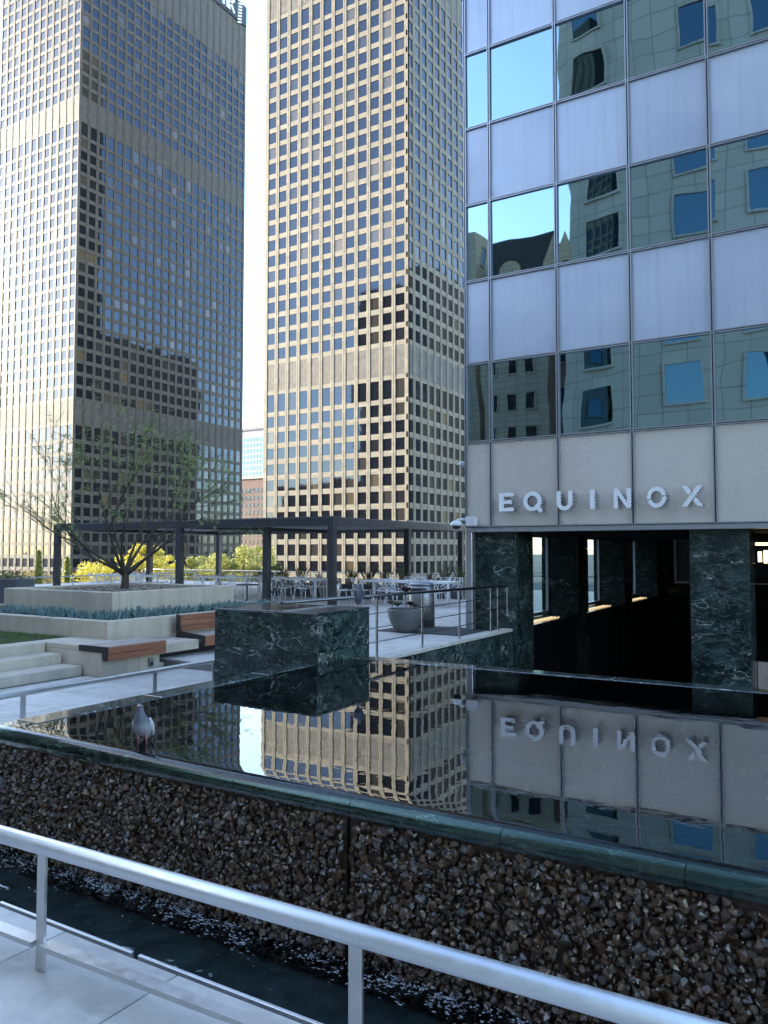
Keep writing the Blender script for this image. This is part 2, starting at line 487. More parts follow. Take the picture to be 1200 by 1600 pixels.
M['leaf_pale'] = leaf('pale_blossom_leaves', (.30, .24, .10), (.45, .36, .18), (.42, .40, .18))
M['leaf_olive'] = leaf('olive_leaves', (.07, .09, .025), (.14, .16, .05), (.22, .22, .09))
M['leaf_fine'] = leaf('feathery_green_leaves', (.13, .18, .06), (.22, .30, .10), (.38, .44, .18))
M['leaf_blue'] = leaf('blue_green_succulent', (.06, .11, .11), (.12, .20, .20), (.22, .32, .31), .1)
M['leaf_grass'] = leaf('lawn_grass', (.04, .09, .015), (.08, .16, .03), (.13, .22, .05), .3)
M['leaf_blade'] = leaf('ornamental_grass', (.04, .06, .02), (.09, .12, .045), (.17, .19, .08), .25)
M['leaf_red'] = leaf('dark_red_rosette', (.02, .008, .012), (.045, .014, .02), (.07, .03, .03), .1)
M['leaf_sage'] = leaf('sage_rosette', (.10, .13, .09), (.18, .22, .14), (.30, .30, .18), .1)
M['bark'] = plain('dark_bark', (.055, .045, .035), .85, 0, .35, 14, .5)
M['bark_pale'] = plain('pale_bark', (.22, .17, .12), .85, 0, .3, 10, .4)

# ================================================================== SETTING: ground
TERR = -0.03      # terrace level
PLZ = -0.15       # plaza / walkway level
YF = 2.57         # plaza edge at the trough
YW = 3.64         # rock wall plane (front of the pool)
XL = -5.65        # left edge of the pool
YB = 8.35         # far edge of the pool
XR = 3.2          # right edge of the pool
ZW = 0.364        # pool water level
ZT = -0.52        # trough water level
D = 15.7          # curtain wall plane
CORX = on_y(730, 800, D).x

g = MB(); g.add([(-1600,-1600,-10.0),(1600,-1600,-10.0),(1600,2200,-10.0),(-1600,2200,-10.0)], [(0,1,2,3)])
tag(g.build('street_ground', M['asphalt']), kind='structure')
# plaza deck: beds under the slabs (near plaza and walkway), butted
deck = MB()
deck.box(-40, 30, -21.9, YF, -1.2, PLZ-.02)
deck.box(-9.86, XL-.16, YF, 9.0, -1.2, PLZ-.02)
deck.box(-40, -9.86, YF, 8.0, -1.2, PLZ-.022)
pz = tag(deck.build('plaza_pavement', M['paving_sheet']), kind='structure')
ter = MB(); ter.box(-36, -6.32, 9.0, D+.09, -1.6, TERR-.02); ter.box(-36, CORX-.02, D+.09, 33.0, -1.6, TERR-.02)
ter.box(-40, -9.86, 8.0, 9.0, -1.6, TERR-.025)
tp = tag(ter.build('terrace_pavement', M['paving_sheet']), kind='structure')

SLABM = {}
def slab(w, l, th=.03, mat='paving'):
    k = (round(w, 3), round(l, 3), mat)
    if k not in SLABM:
        b = MB(); b.cbox(-w/2+.004, w/2-.004, -l/2+.004, l/2-.004, -th, 0, .004); SLABM[k] = b.mesh('paving_slab', M[mat])
    return SLABM[k]
def slab_field(x0, x1, y0, y1, w, l, z, parent, mat, stag=True, shift=0.0, keep=None):
    """rows along x, y descending from y1"""
    r = 0; y = y1
    while y > y0 + .02:
        ll = min(l, y - y0); x = x1 + shift - ((w*.5) if (stag and r % 2) else 0)
        xr = x1
        while xr > x0 + .02:
            xl = max(x0, x - w) if x - w < xr else xr
            x -= w
            if xl >= xr - .02: continue
            cx, cy = (xl+xr)/2, y - ll/2
            if keep is None or keep(cx, cy):
                link('paving_slab', slab(xr-xl, ll, mat=mat), parent, (cx, cy, z + random.uniform(-.0012, .0012)))
            xr = xl
        y -= ll; r += 1
slab_field(-7.6, 1.6, .25, YF-.02, .76, .76, PLZ, pz, 'paving', True, .37)
slab_field(-9.84, XL-.18, YF, 9.0, .76, .76, PLZ, pz, 'paving', False)
slab_field(-11.2, -6.55, 9.02, D+.05, 1.15, 1.15, TERR, tp, 'terrace_paving', False)
slab_field(-11.2, CORX-.03, D+.05, 22.0, 1.15, 1.15, TERR, tp, 'terrace_paving', False)
b = MB(); b.box(-35.9, -11.21, 13.2, 32.9, TERR-.012, TERR); b.box(-11.21, CORX-.03, 22.0, 32.9, TERR-.012, TERR)
b.build('paving_field', M['terrace_paving'], tp)
b = MB(); b.box(-40, -7.62, -21.8, YF-.02, PLZ-.012, PLZ); b.box(1.62, 29, -21.8, YF-.02, PLZ-.012, PLZ); b.box(-7.62, 1.62, -21.8, .24, PLZ-.012, PLZ)
b.build('paving_field', M['paving'], pz)
# metal trim strip along the trough edge, in lengths with small gaps
xs = -7.4
for k in range(8):
    L = 1.22 if k % 3 else 1.05
    m = MB(); m.cbox(xs, xs+L-.045, YF-.006, YF+.012, PLZ-.05, PLZ+.004, .002)
    m.build('edge_strip', M['rail_metal'], pz); xs += L

# sunken court between the pool and the building
sc = MB(); sc.box(-6.3, 14, YB+.02, 40, -4.3, -4.0)
tag(sc.build('sunken_court_floor', M['paving_sheet']), kind='structure')

# ================================================================== TOWERS
def tower(name, label, x0, x1, y0, y1, bay, n_front, n_side, mat, floors, ztop, pick, first_wall_z=-10):
    t = thing(name, label, 'tower', ((x0+x1)/2, (y0+y1)/2, -10), 0, 'twin granite office towers')
    off = Vector(((x0+x1)/2, (y0+y1)/2, -10))
    wall = MB()
    def put(mb, face, u0, u1, d0, d1, za, zb):
        # d = out of the wall plane (negative = recessed)
        if face == 'f': mb.box(x0+u0-off.x, x0+u1-off.x, y0-d1-off.y, y0-d0-off.y, za-off.z, zb-off.z)
        else: mb.box(x1+d0-off.x, x1+d1-off.x, y0+u0-off.y, y0+u1-off.y, za-off.z, zb-off.z)
    pane_mass = MB(); panes = []; louv = []
    wf, ws = x1-x0, y1-y0
    for face, width, nb in (('f', wf, n_front), ('s', ws, n_side)):
        e = (width - nb*bay)/2
        ww = bay*.715; pw = bay-ww
        for i in range(nb+1):
            c = e + i*bay
            a0, a1 = c-pw/2, c+pw/2
            if i == 0: a0 = 0.0 if face == 'f' else .52
            if i == nb: a1 = width if face == 's' else width
            if 0 < i < nb:
                put(wall, face, a0, c-.05, -.52, .0, -10, ztop-8.5); put(wall, face, c+.05, a1, -.52, .0, -10, ztop-8.5)
                put(wall, face, c-.05, c+.05, -.52, -.10, -10, ztop-8.5)
            else:
                put(wall, face, a0, a1, -.52, .0, -10, ztop-8.5)
        for (z, h, kind) in floors:
            if kind == 'reg': wz0, wz1 = z+.62, z+h-.62
            elif kind == 'tall': wz0, wz1 = z+.5, z+h-.5
            elif kind == 'louver': wz0, wz1 = z+.45, z+h-.45
            for i in range(nb):
                a0 = e + i*bay + pw/2; a1 = a0 + ww
                put(wall, face, a0, a1, -.52, -.10, z, wz0); put(wall, face, a0, a1, -.52, -.10, wz1, z+h)
                c = ((a0+a1)/2, (wz0+wz1)/2)
                if kind == 'louver': louv.append((face, c, a1-a0, wz1-wz0))
                else: panes.append((face, c, a1-a0, wz1-wz0, i, z))
    wall.box(x0-off.x, x1-off.x, y0-off.y, y1-off.y, ztop-8.5-off.z, ztop-off.z)
    wall.box(x0+.03-off.x, x1-.53-off.x, y0+.53-off.y, y1-.03-off.y, 0, ztop-8.6-off.z)
    wall.build('wall', mat, t)
    panes.sort(key=pick)
    pm = {}
    for k, (face, (u, z), w_, h_, i, zf) in enumerate(panes):
        if k < 300:
            key = (round(w_, 2), round(h_, 2))
            if key not in pm:
                m = MB(); m.box(-w_/2, w_/2, -.02, .02, -h_/2, h_/2); pm[key] = m.mesh('window_pane', M['tower_pane'])
            tilt = (random.uniform(-.004, .004), 0, random.uniform(-.005, .005))
            if face == 'f': link('window_pane', pm[key], t, (x0+u-off.x, y0+.22-off.y, z-off.z), tilt)
            else: link('window_pane', pm[key], t, (x1-.22-off.x, y0+u-off.y, z-off.z), (tilt[0], 0, R(90)+tilt[2]))
        else:
            j = [random.uniform(-.008, .008) for _ in range(4)]
            if face == 'f':
                vs = [(x0+u-w_/2-off.x, y0+.22+j[0]-off.y, z-h_/2-off.z), (x0+u+w_/2-off.x, y0+.22+j[1]-off.y, z-h_/2-off.z), (x0+u+w_/2-off.x, y0+.22+j[2]-off.y, z+h_/2-off.z), (x0+u-w_/2-off.x, y0+.22+j[0]+j[2]-j[1]-off.y, z+h_/2-off.z)]
            else:
                vs = [(x1-.22+j[0]-off.x, y0+u-w_/2-off.y, z-h_/2-off.z), (x1-.22+j[1]-off.x, y0+u+w_/2-off.y, z-h_/2-off.z), (x1-.22+j[2]-off.x, y0+u+w_/2-off.y, z+h_/2-off.z), (x1-.22+j[0]+j[2]-j[1]-off.x, y0+u-w_/2-off.y, z+h_/2-off.z)]
            pane_mass.add(vs, [(0,1,2,3)])
    tag(pane_mass.build('window_pane_rows', M['tower_pane_mass'], t), kind='stuff')
    lm = {}
    for face, (u, z), w_, h_ in louv:
        key = (round(w_, 2), round(h_, 2))
        if key not in lm:
            m = MB(); m.box(-w_/2, w_/2, -.04, .04, -h_/2, h_/2); lm[key] = m.mesh('louver_panel', M['louver'])
        if face == 'f': link('louver_panel', lm[key], t, (x0+u-off.x, y0+.16-off.y, z-off.z))
        else: link('louver_panel', lm[key], t, (x1-.16-off.x, y0+u-off.y, z-off.z), (0, 0, R(90)))
    return t, off
def floor_list():
    fl = []
    z = 35.2
    while z > -9: z -= 3.93; fl.append((z, 3.93, 'reg'))
    fl.append((35.2, 5.3, 'tall')); fl.append((40.5, 7.6, 'louver'))
    z = 48.1
    for k in range(21): fl.append((z, 3.93, 'reg')); z += 3.93
    fl.append((z, 5.0, 'tall')); z += 5.0
    fl.append((z, 7.4, 'louver')); z += 7.4
    while z < 188: fl.append((z, 3.93, 'reg')); z += 3.93
    fl.append((z, 209.5-z, 'louver'))
    return fl
FL = floor_list()
T2Y = 150.0
t2x0, t2x1 = on_y(413, 500, T2Y).x, on_y(638, 500, T2Y).x
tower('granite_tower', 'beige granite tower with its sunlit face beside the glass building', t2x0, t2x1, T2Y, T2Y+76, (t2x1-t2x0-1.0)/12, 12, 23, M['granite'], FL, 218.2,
      pick=lambda p: (p[0] != 'f', p[5]))
T1Y = 154.0
t1x1 = on_y(117, 500, T1Y).x
t1y1 = on_x(381.5, 400, t1x1).y
T1, t1off = tower('granite_tower', 'shaded granite tower with white letters at its top, behind the small tree', t1x1-41, t1x1, T1Y, t1y1, (t1y1-T1Y-1.0)/22, 12, 22, M['granite_shaded'], FL, 218.2,
      pick=lambda p: (p[0] == 'f', p[5]*.5 + p[4]*3.0))
# crown panel with the letters that show, and a slanted ladder mark
cp = MB(); cp.box(t1x1+.02-t1off.x, t1x1+.3-t1off.x, t1y1-30-t1off.y, t1y1-.2-t1off.y, 209.9+10, 217.9+10)
cp.build('sign_panel', plain('dark_sign_panel', (.05, .055, .065), .4, .3, .1), T1)
def tower_sign(px0, px1, strokes, name):
    m = MB(); X = t1x1+.55
    for (a, b, w_) in strokes:
        pa = on_x(px0+(px1-px0)*a[0], 0, X).y; pb = on_x(px0+(px1-px0)*b[0], 0, X).y
        m.bar((X-t1off.x, pa-t1off.y, 210.9+a[1]*6.4+10), (X-t1off.x, pb-t1off.y, 210.9+b[1]*6.4+10), w_, .5, (1,0,0))
    m.build(name, M['white_paint'], T1)
tower_sign(349, 355, [((0,0),(0,.75),1.1), ((0,.7),(1,.7),1.0), ((1,.7),(1,0),1.1)], 'letter_n')
tower_sign(358, 366, [((0,0),(0,1.15),1.1), ((.05,.35),(1,.8),1.0), ((.3,.45),(1,0),1.0)], 'letter_k')
for k in range(8):
    f = k/7
    tower_sign(371, 379, [((.05+.12*f, -.35+1.4*f), (.75+.25*f*.6, -.2+1.4*f), .62)], 'mark_bar')

# ================================================================== FAR BUILDINGS between the towers
def far_building(name, label, px0, px1, ptop, Y, depth, mat, wmat, nx, nz, zb=-10, extra=None, cat='building'):
    x0, x1 = on_y(px0, ptop, Y).x, on_y(px1, ptop, Y).x
    zt = on_y((px0+px1)/2, ptop, Y).z
    t = thing(name, label, cat, (x0, Y, zb))
    m = MB(); m.box(0, x1-x0, 0, depth, 0, zt-zb); m.build('wall', mat, t)
    bw = (x1-x0)/nx; bh = 4.0
    wm = MB(); wm.box(-bw*.28, bw*.28, -.12, .05, -1.2, 1.2); me = wm.mesh('window', wmat)
    for k in range(nz):
        for i in range(nx):
            link('window', me, t, (bw*(i+.5), 0, zt-zb-6.5-bh*k))
    c = MB(); c.box(-.6, x1-x0+.6, -.7, depth, zt-zb+.02, zt-zb+1.6); c.build('cornice', extra or mat, t)
    return t
pale_wall = plain('pale_blue_cladding', (.17, .21, .28), .5, 0, .06, .2)
brick_far = plain('far_brick', (.15, .10, .09), .8, 0, .1, .3)
cream = plain('cream_trim', (.36, .34, .31), .7, 0, .08, .3)
far_building('office_block', 'pale blue office block showing in the gap between the towers', 374, 424, 672, 420, 40, pale_wall, M['city_glass'], 10, 22, extra=plain('roof_slate', (.14, .14, .16), .7))
fb = far_building('brick_block', 'brick building with cream cornice below the pale blue block', 374, 424, 748, 330, 30, brick_far, M['tower_pane'], 8, 12, extra=cream)

# ================================================================== CURTAIN-WALL BUILDING
EQ = thing('glass_office_building', 'glass and metal office building with white letters over dark marble piers', 'building', (CORX, D, -4))
eo = Vector((CORX, D, -4))
XE = 9.6
mull = [CORX]
x = on_y(768, 700, D).x
PW = 1.502
while x < XE: mull.append(x); x += PW
mull.append(XE)
ZG = [2.20, 4.07, 5.81, 7.66, 9.40, 11.15, 12.88, 14.65, 16.4, 18.2, 19.9, 21.7, 23.4, 25.2, 26.9, 28.7]
def Lx(x): return x-eo.x
pcache = {}
for r in range(len(ZG)-1):
    z0, z1 = ZG[r], ZG[r+1]
    for c in range(len(mull)-1):
        x0, x1 = mull[c], mull[c+1]
        w_, h_ = x1-x0-.05, z1-z0-.05
        glass = r % 2 == 1
        key = (round(w_, 2), round(h_, 2), glass, r == 0)
        if key not in pcache:
            m = MB()
            if glass: m.box(-w_/2, w_/2, -.012, .012, -h_/2, h_/2)
            else: m.cbox(-w_/2, w_/2, -.02, .02, -h_/2, h_/2, .008)
            pcache[key] = m.mesh('glass_pane' if glass else 'metal_panel', M['curtain_glass'] if glass else (M['panel_low'] if r == 0 else M['panel']))
        o = link('glass_pane' if glass else 'metal_panel', pcache[key], EQ, (Lx((x0+x1)/2), .02, (z0+z1)/2-eo.z))
        if glass: o.rotation_euler = (random.uniform(-.006, .006), 0, random.uniform(-.008, .008))
        else: o.rotation_euler = (random.uniform(-.003, .003), 0, random.uniform(-.003, .003))
ztop = ZG[-1]
for x in mull:
    m = MB(); m.mi = 0
    for s in (-1, 1): m.box(Lx(x)+s*.022-.010, Lx(x)+s*.022+.010, -.055, .05, ZG[0]-eo.z, ztop-eo.z)
    m.build('mullion', M['mullion'], EQ)
    m = MB(); m.box(Lx(x)-.0115, Lx(x)+.0115, -.030, .06, ZG[0]-eo.z, ztop-eo.z); m.build('mullion_gasket', M['gasket'], EQ)
for k, z in enumerate(ZG):
    m = MB(); m.box(Lx(CORX), Lx(XE), -.045, .05, z-eo.z-.028, z-eo.z-.008); m.box(Lx(CORX), Lx(XE), -.045, .05, z-eo.z+.010, z-eo.z+.028); m.build('transom', M['mullion'], EQ)
    m = MB(); m.box(Lx(CORX), Lx(XE), -.025, .06, z-eo.z-.0075, z-eo.z+.0095); m.build('transom_gasket', M['gasket'], EQ)
m = MB(); m.box(0, Lx(XE), -.075, .4, 2.10-eo.z, 2.168-eo.z); m.build('soffit_edge', M['mullion'], EQ)
m = MB(); m.box(0.0, Lx(XE), .062, 26, 2.28-eo.z, ztop-eo.z); m.build('core', M['gasket'], EQ)
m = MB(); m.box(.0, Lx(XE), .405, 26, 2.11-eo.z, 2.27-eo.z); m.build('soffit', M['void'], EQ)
# side wall of the building facing the terrace (glass strips)
m = MB(); m.box(-.03, -.002, .07, 26, 2.3-eo.z, ztop-eo.z); m.build('side_panel', M['panel'], EQ)

# marble piers: front pieces in courses, each piece its own
def clad_pier(parent, o, x0, x1, y0, y1, courses, mat, name='marble_slab', core=True):
    """box pier in world coords clad on the -y, +x and -x side with slabs 3 cm thick"""
    if core:
        m = MB(); m.box(x0+.03-o.x, x1-.03-o.x, y0+.03-o.y, y1-.03-o.y, courses[0]-o.z, courses[-1]-o.z-.01); m.build('pier_core', M['void'], parent)
    for a, b in zip(courses, courses[1:]):
        m = MB(); m.cbox(x0-o.x, x1-o.x, y0-o.y, y0+.028-o.y, a+.003-o.z, b-.003-o.z, .003); m.build(name, mat, parent)
        m = MB(); m.cbox(x1-.028-o.x, x1-o.x, y0+.030-o.y, y1-o.y, a+.003-o.z, b-.003-o.z, .003); m.build(name, mat, parent)
pxa, pxb = on_y(741, 900, D+.1).x, on_y(806, 900, D+.1).x
crs = [-4, -2.6, -1.3, -.25, .55, 1.62, 2.105]
clad_pier(EQ, eo, pxa, pxb, D+.10, D+1.15, [-4, -2.7, -1.35, -.30, .42, 1.60, 2.105], M['marble'])
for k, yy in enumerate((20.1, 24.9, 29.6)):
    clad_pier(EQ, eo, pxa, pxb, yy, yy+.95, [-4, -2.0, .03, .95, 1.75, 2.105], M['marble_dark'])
# wall below the ledge, ledge with slatted grille, window strips between the piers
def seg(y0, y1, k):
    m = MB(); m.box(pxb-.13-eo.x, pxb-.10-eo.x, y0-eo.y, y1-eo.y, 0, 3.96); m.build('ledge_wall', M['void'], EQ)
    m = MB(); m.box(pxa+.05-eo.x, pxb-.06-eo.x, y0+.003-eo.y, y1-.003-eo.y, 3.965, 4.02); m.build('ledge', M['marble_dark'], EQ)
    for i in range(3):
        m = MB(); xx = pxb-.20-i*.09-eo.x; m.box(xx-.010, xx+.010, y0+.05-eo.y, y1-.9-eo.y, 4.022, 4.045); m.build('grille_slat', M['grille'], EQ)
    gx = pxa+.16
    m = MB(); m.add([(gx-eo.x, y0+.06-eo.y, 4.13), (gx-eo.x, y1-.06-eo.y, 4.13), (gx-eo.x, y1-.06-eo.y, 6.02), (gx-eo.x, y0+.06-eo.y, 6.02)], [(0,1,2,3)]); m.build('window_glass', M['clear_glass'], EQ)
    f = MB()
    for (ya, yb, za, zb) in ((y0+.003, y0+.055, 4.03, 6.10), (y1-.055, y1-.003, 4.03, 6.10), (y0+.056, y1-.056, 4.03, 4.125), (y0+.056, y1-.056, 6.025, 6.10)):
        f.box(gx-.03-eo.x, gx+.04-eo.x, ya-eo.y, yb-eo.y, za, zb)
    f.build('window_frame', M['mullion'], EQ)
def clear_glass(name, col):
    t = NT(name); t.n.remove(t.p)
    fr = t.new('ShaderNodeFresnel'); fr.inputs['IOR'].default_value = 1.5
    gl = t.new('ShaderNodeBsdfGlossy'); gl.inputs['Roughness'].default_value = .0
    tr = t.new('ShaderNodeBsdfTransparent'); tr.inputs['Color'].default_value = (*col, 1)
    mx = t.new('ShaderNodeMixShader'); t.lk(fr.outputs[0], mx.inputs[0]); t.lk(tr.outputs[0], mx.inputs[1]); t.lk(gl.outputs[0], mx.inputs[2])
    t.lk(mx.outputs[0], t.out.inputs['Surface']); return t.m
M['clear_glass'] = clear_glass('tinted_window_glass', (.62, .78, .74))
gl_ = NT('grille_glint_glow'); gl_.set(Base_Color=(.62, .47, .26), Roughness=.4); gl_.p.inputs['Emission Color'].default_value = (1, .76, .42, 1); gl_.p.inputs['Emission Strength'].default_value = .13; M['grille'] = gl_.m  # emission added to the slats in place of yellow sunlight glints
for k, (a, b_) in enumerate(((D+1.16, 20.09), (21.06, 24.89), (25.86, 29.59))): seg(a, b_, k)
# back wall with a small window, right pier, dim rooms beyond
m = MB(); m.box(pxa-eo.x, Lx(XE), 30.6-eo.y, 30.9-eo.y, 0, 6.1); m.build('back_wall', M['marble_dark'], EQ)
wa, wb = on_y(1057, 870, 30.5), on_y(1110, 870, 30.5)
fz0, fz1 = on_y(1070, 908, 30.5).z-eo.z, on_y(1070, 838, 30.5).z-eo.z
m = MB(); m.box(wa.x-eo.x, wb.x-eo.x, 30.55-eo.y, 30.59-eo.y, fz0, fz1); m.build('back_window', plain('dim_window', (.16, .19, .19), .2, 0, .1), EQ)
m = MB()
for (xa, xb, za, zb) in ((wa.x-.09, wa.x-.01, fz0-.08, fz1+.08), (wb.x+.01, wb.x+.09, fz0-.08, fz1+.08), (wa.x-.008, wb.x+.008, fz0-.08, fz0-.004), (wa.x-.008, wb.x+.008, fz1+.004, fz1+.08)):
    m.box(xa-eo.x, xb-eo.x, 30.50-eo.y, 30.59-eo.y, za, zb)
m.build('window_frame', M['mullion'], EQ)
qa, qb = on_y(1078, 900, D+.1).x, on_y(1171, 900, D+.1).x
clad_pier(EQ, eo, qa, qb, D+.10, D+1.0, [-4, -2.3, -1.02, .15, 1.46, 2.105], M['marble'])
# inner partition to the right of the pier: shop front with warm lights
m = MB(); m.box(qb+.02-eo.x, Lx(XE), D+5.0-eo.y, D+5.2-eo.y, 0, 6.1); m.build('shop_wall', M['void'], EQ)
warm = NT('warm_shop_light'); warm.set(Base_Color=(.8, .55, .25), Roughness=.6); warm.p.inputs['Emission Color'].default_value = (1, .74, .38, 1); warm.p.inputs['Emission Strength'].default_value = .8
for (pa, pb, ya, yb) in ((1184, 1190, 862, 878), (1193, 1199, 860, 880), (1180, 1215, 848, 852), (1206, 1212, 858, 880)):
    a, b_ = on_y(pa, ya, D+4.9), on_y(pb, yb, D+4.9)
    m = MB(); m.box(a.x-eo.x, b_.x-eo.x, D+4.93-eo.y, D+4.98-eo.y, b_.z-eo.z, a.z-eo.z); m.build('shop_light', warm.m, EQ)
a, b_ = on_y(1180, 912, D+4.7), on_y(1260, 914.5, D+4.7)
m = MB(); m.box(a.x-eo.x, b_.x-eo.x, D+4.6-eo.y, D+4.9-eo.y, b_.z-eo.z, a.z-eo.z); m.build('shop_shelf', M['mullion'], EQ)
a, b_ = on_y(1184, 1034, D+3.0), on_y(1225, 1100, D+3.0)
m = MB(); m.box(a.x-eo.x, b_.x-eo.x, D+3.0-eo.y, D+3.05-eo.y, b_.z-eo.z, a.z-eo.z); m.build('lower_wall_panel', plain('pale_pink_stone', (.55, .46, .42), .6, 0, .2, 3), EQ)
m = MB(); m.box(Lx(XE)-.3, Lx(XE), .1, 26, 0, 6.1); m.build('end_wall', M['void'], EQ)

# pale corner post
m = MB(); a = on_y(728, 900, D-.05).x; b_ = on_y(738.5, 900, D-.05).x
m.cbox(a-eo.x, b_-eo.x, -.08, .12, TERR-eo.z, 2.095-eo.z, .008); m.build('corner_post', M['mullion'], EQ)

# ---- channel letters
SG = thing('letter_sign', 'white channel letters reading EQUINOX mounted on the lowest metal panels', 'sign', (CORX, D-.05, 2.4))
so = Vector((CORX, D-.05, 2.4))
def arc(cx, cz, ro, ri, a0, a1, n):
    out = []
    for k in range(n):
        p, q = R(a0+(a1-a0)*k/n), R(a0+(a1-a0)*(k+1)/n)
        out.append([(cx+ri*math.cos(p), cz+ri*math.sin(p)), (cx+ro*math.cos(p), cz+ro*math.sin(p)), (cx+ro*math.cos(q), cz+ro*math.sin(q)), (cx+ri*math.cos(q), cz+ri*math.sin(q))])
    return out
def rect(x0, x1, z0, z1): return [(x0,z0),(x1,z0),(x1,z1),(x0,z1)]
S = .21
GLY = {
 'E': (.66, [rect(0,S,0,1), rect(S,.66,0,.19), rect(S,.58,.405,.595), rect(S,.66,.81,1)]),
 'Q': (1.06, arc(.5,.5,.52,.31,0,360,40)+[[(.60,.22),(.95,-.13),(1.09,.0),(.74,.36)]]),
 'U': (.86, [rect(0,S,.40,1), rect(.65,.86,.40,1)]+arc(.43,.40,.43,.22,180,360,20)),
 'I': (.22, [rect(0,.22,0,1)]),
 'N': (.92, [rect(0,S,0,1), rect(.71,.92,0,1), [(S,1),(S,.68),(.71,0),(.71,.32)]]),
 'O': (1.04, arc(.52,.5,.52,.31,12,192,20)+arc(.52,.5,.52,.31,202,362,20)),
 'X': (1.0, [[(0,0),(.26,0),(1.0,1),(.74,1)], [(0,1),(.26,1),(.47,.715),(.34,.54)], [(.66,.46),(.53,.285),(.74,0),(1.0,0)]]),
}
spots = [('E',781,803,802),('Q',819.5,848,801),('U',871,895,797),('I',923,930,796),('N',960,986.5,793),('O',1012,1041.5,791.5),('X',1066,1099,790)]
H = None
for ch, p0, p1, yb in spots:
    tail = GLY['Q'][1][-1]
    a, b_ = on_y(p0, yb, D-.16), on_y(p1, yb, D-.16)
    wg, polys = GLY[ch]
    zb = 2.525; hh = .385
    wx = b_.x-a.x; sx = wx/wg
    face = MB(); ret = MB(); stud = MB()
    for pl in polys:
        face.prism([(a.x+u*sx-so.x, zb+w_*hh-so.z) for u, w_ in pl], -.158 if pl is tail else -.155, -.128 if pl is tail else -.125)
        cx = sum(u for u, _ in pl)/len(pl); cz = sum(w_ for _, w_ in pl)/len(pl)
        ret.prism([(a.x+(cx+(u-cx)*.90)*sx-so.x, zb+(cz+(w_-cz)*.90)*hh-so.z) for u, w_ in pl], -.1275 if pl is tail else -.1245, -.033 if pl is tail else -.03)
    fo = face.build('letter_'+ch.lower(), M['sign_white'], SG, fix=True)
    ro = ret.build('letter_return', M['sign_dark'], fo, fix=True)
    # small pale spacer blocks showing along the returns
    done = []
    for pl in polys:
        n = len(pl)
        for i in range(n):
            (u0, w0), (u1, w1) = pl[i], pl[(i+1) % n]
            L = math.hypot((u1-u0)*sx, (w1-w0)*hh); k = max(1, int(L/.075))
            if L < .05 : k = 1 if (i in (1,) and len(polys) > 6 and polys.index(pl) % 2 == 0) else 0
            for j in range(k):
                f = (j+.5)/k; cxp = sum(q[0] for q in pl)/n; czp = sum(q[1] for q in pl)/n; uu, vv = u0+(u1-u0)*f, w0+(w1-w0)*f; uu = cxp+(uu-cxp)*.9; vv = czp+(vv-czp)*.9; px_, pz_ = a.x+uu*sx-so.x, zb+vv*hh-so.z
                stud.box(px_-.010, px_+.010, -.108, -.070, pz_-.014, pz_+.014)
    tag(stud.build('letter_stud_row', M['sign_white'], fo), kind='stuff')

# ---- security cameras on the corner
sc_ = thing('security_camera', 'white dome security camera on an arm at the corner of the metal panels', 'camera', (on_y(737, 815, D-.1).x, D-.1, on_y(737, 815, D-.1).z))
b = MB(); b.cbox(-.09, .14, -.12, .0, -.10, .10, .01); b.build('mounting_box', M['camera_white'], sc_)
b = MB(); b.tube([(-.09,-.06,.04), (-.22,-.07,.05), (-.30,-.08,.03), (-.33,-.08,-.02)], .028, 10); b.build('arm', M['camera_white'], sc_, True)
b = MB(); b.lathe([(.02,.03),(.07,.02),(.12,-.02),(.135,-.06),(.13,-.09),(.02,-.092)], 20, (-.33,-.08,0)); b.build('housing', M['camera_white'], sc_, True)
b = MB(); b.lathe([(.105,-.0935),(.10,-.12),(.075,-.15),(.03,-.168),(.002,-.17)], 20, (-.33,-.08,0)); b.build('dome', M['dome'], sc_, True)
p = on_y(722, 725, D+.25)
s2 = thing('security_camera', 'small pale camera fixed high on the side of the glass building', 'camera', (p.x, p.y, p.z))
b = MB(); b.tube([(.16,.1,0),(.06,.05,0)], .03, 8); b.build('arm', M['camera_white'], s2, True)
b = MB(); b.lathe([(.01,.06),(.06,.045),(.075,0),(.06,-.045),(.02,-.065)], 14); b.build('housing', M['camera_white'], s2, True)

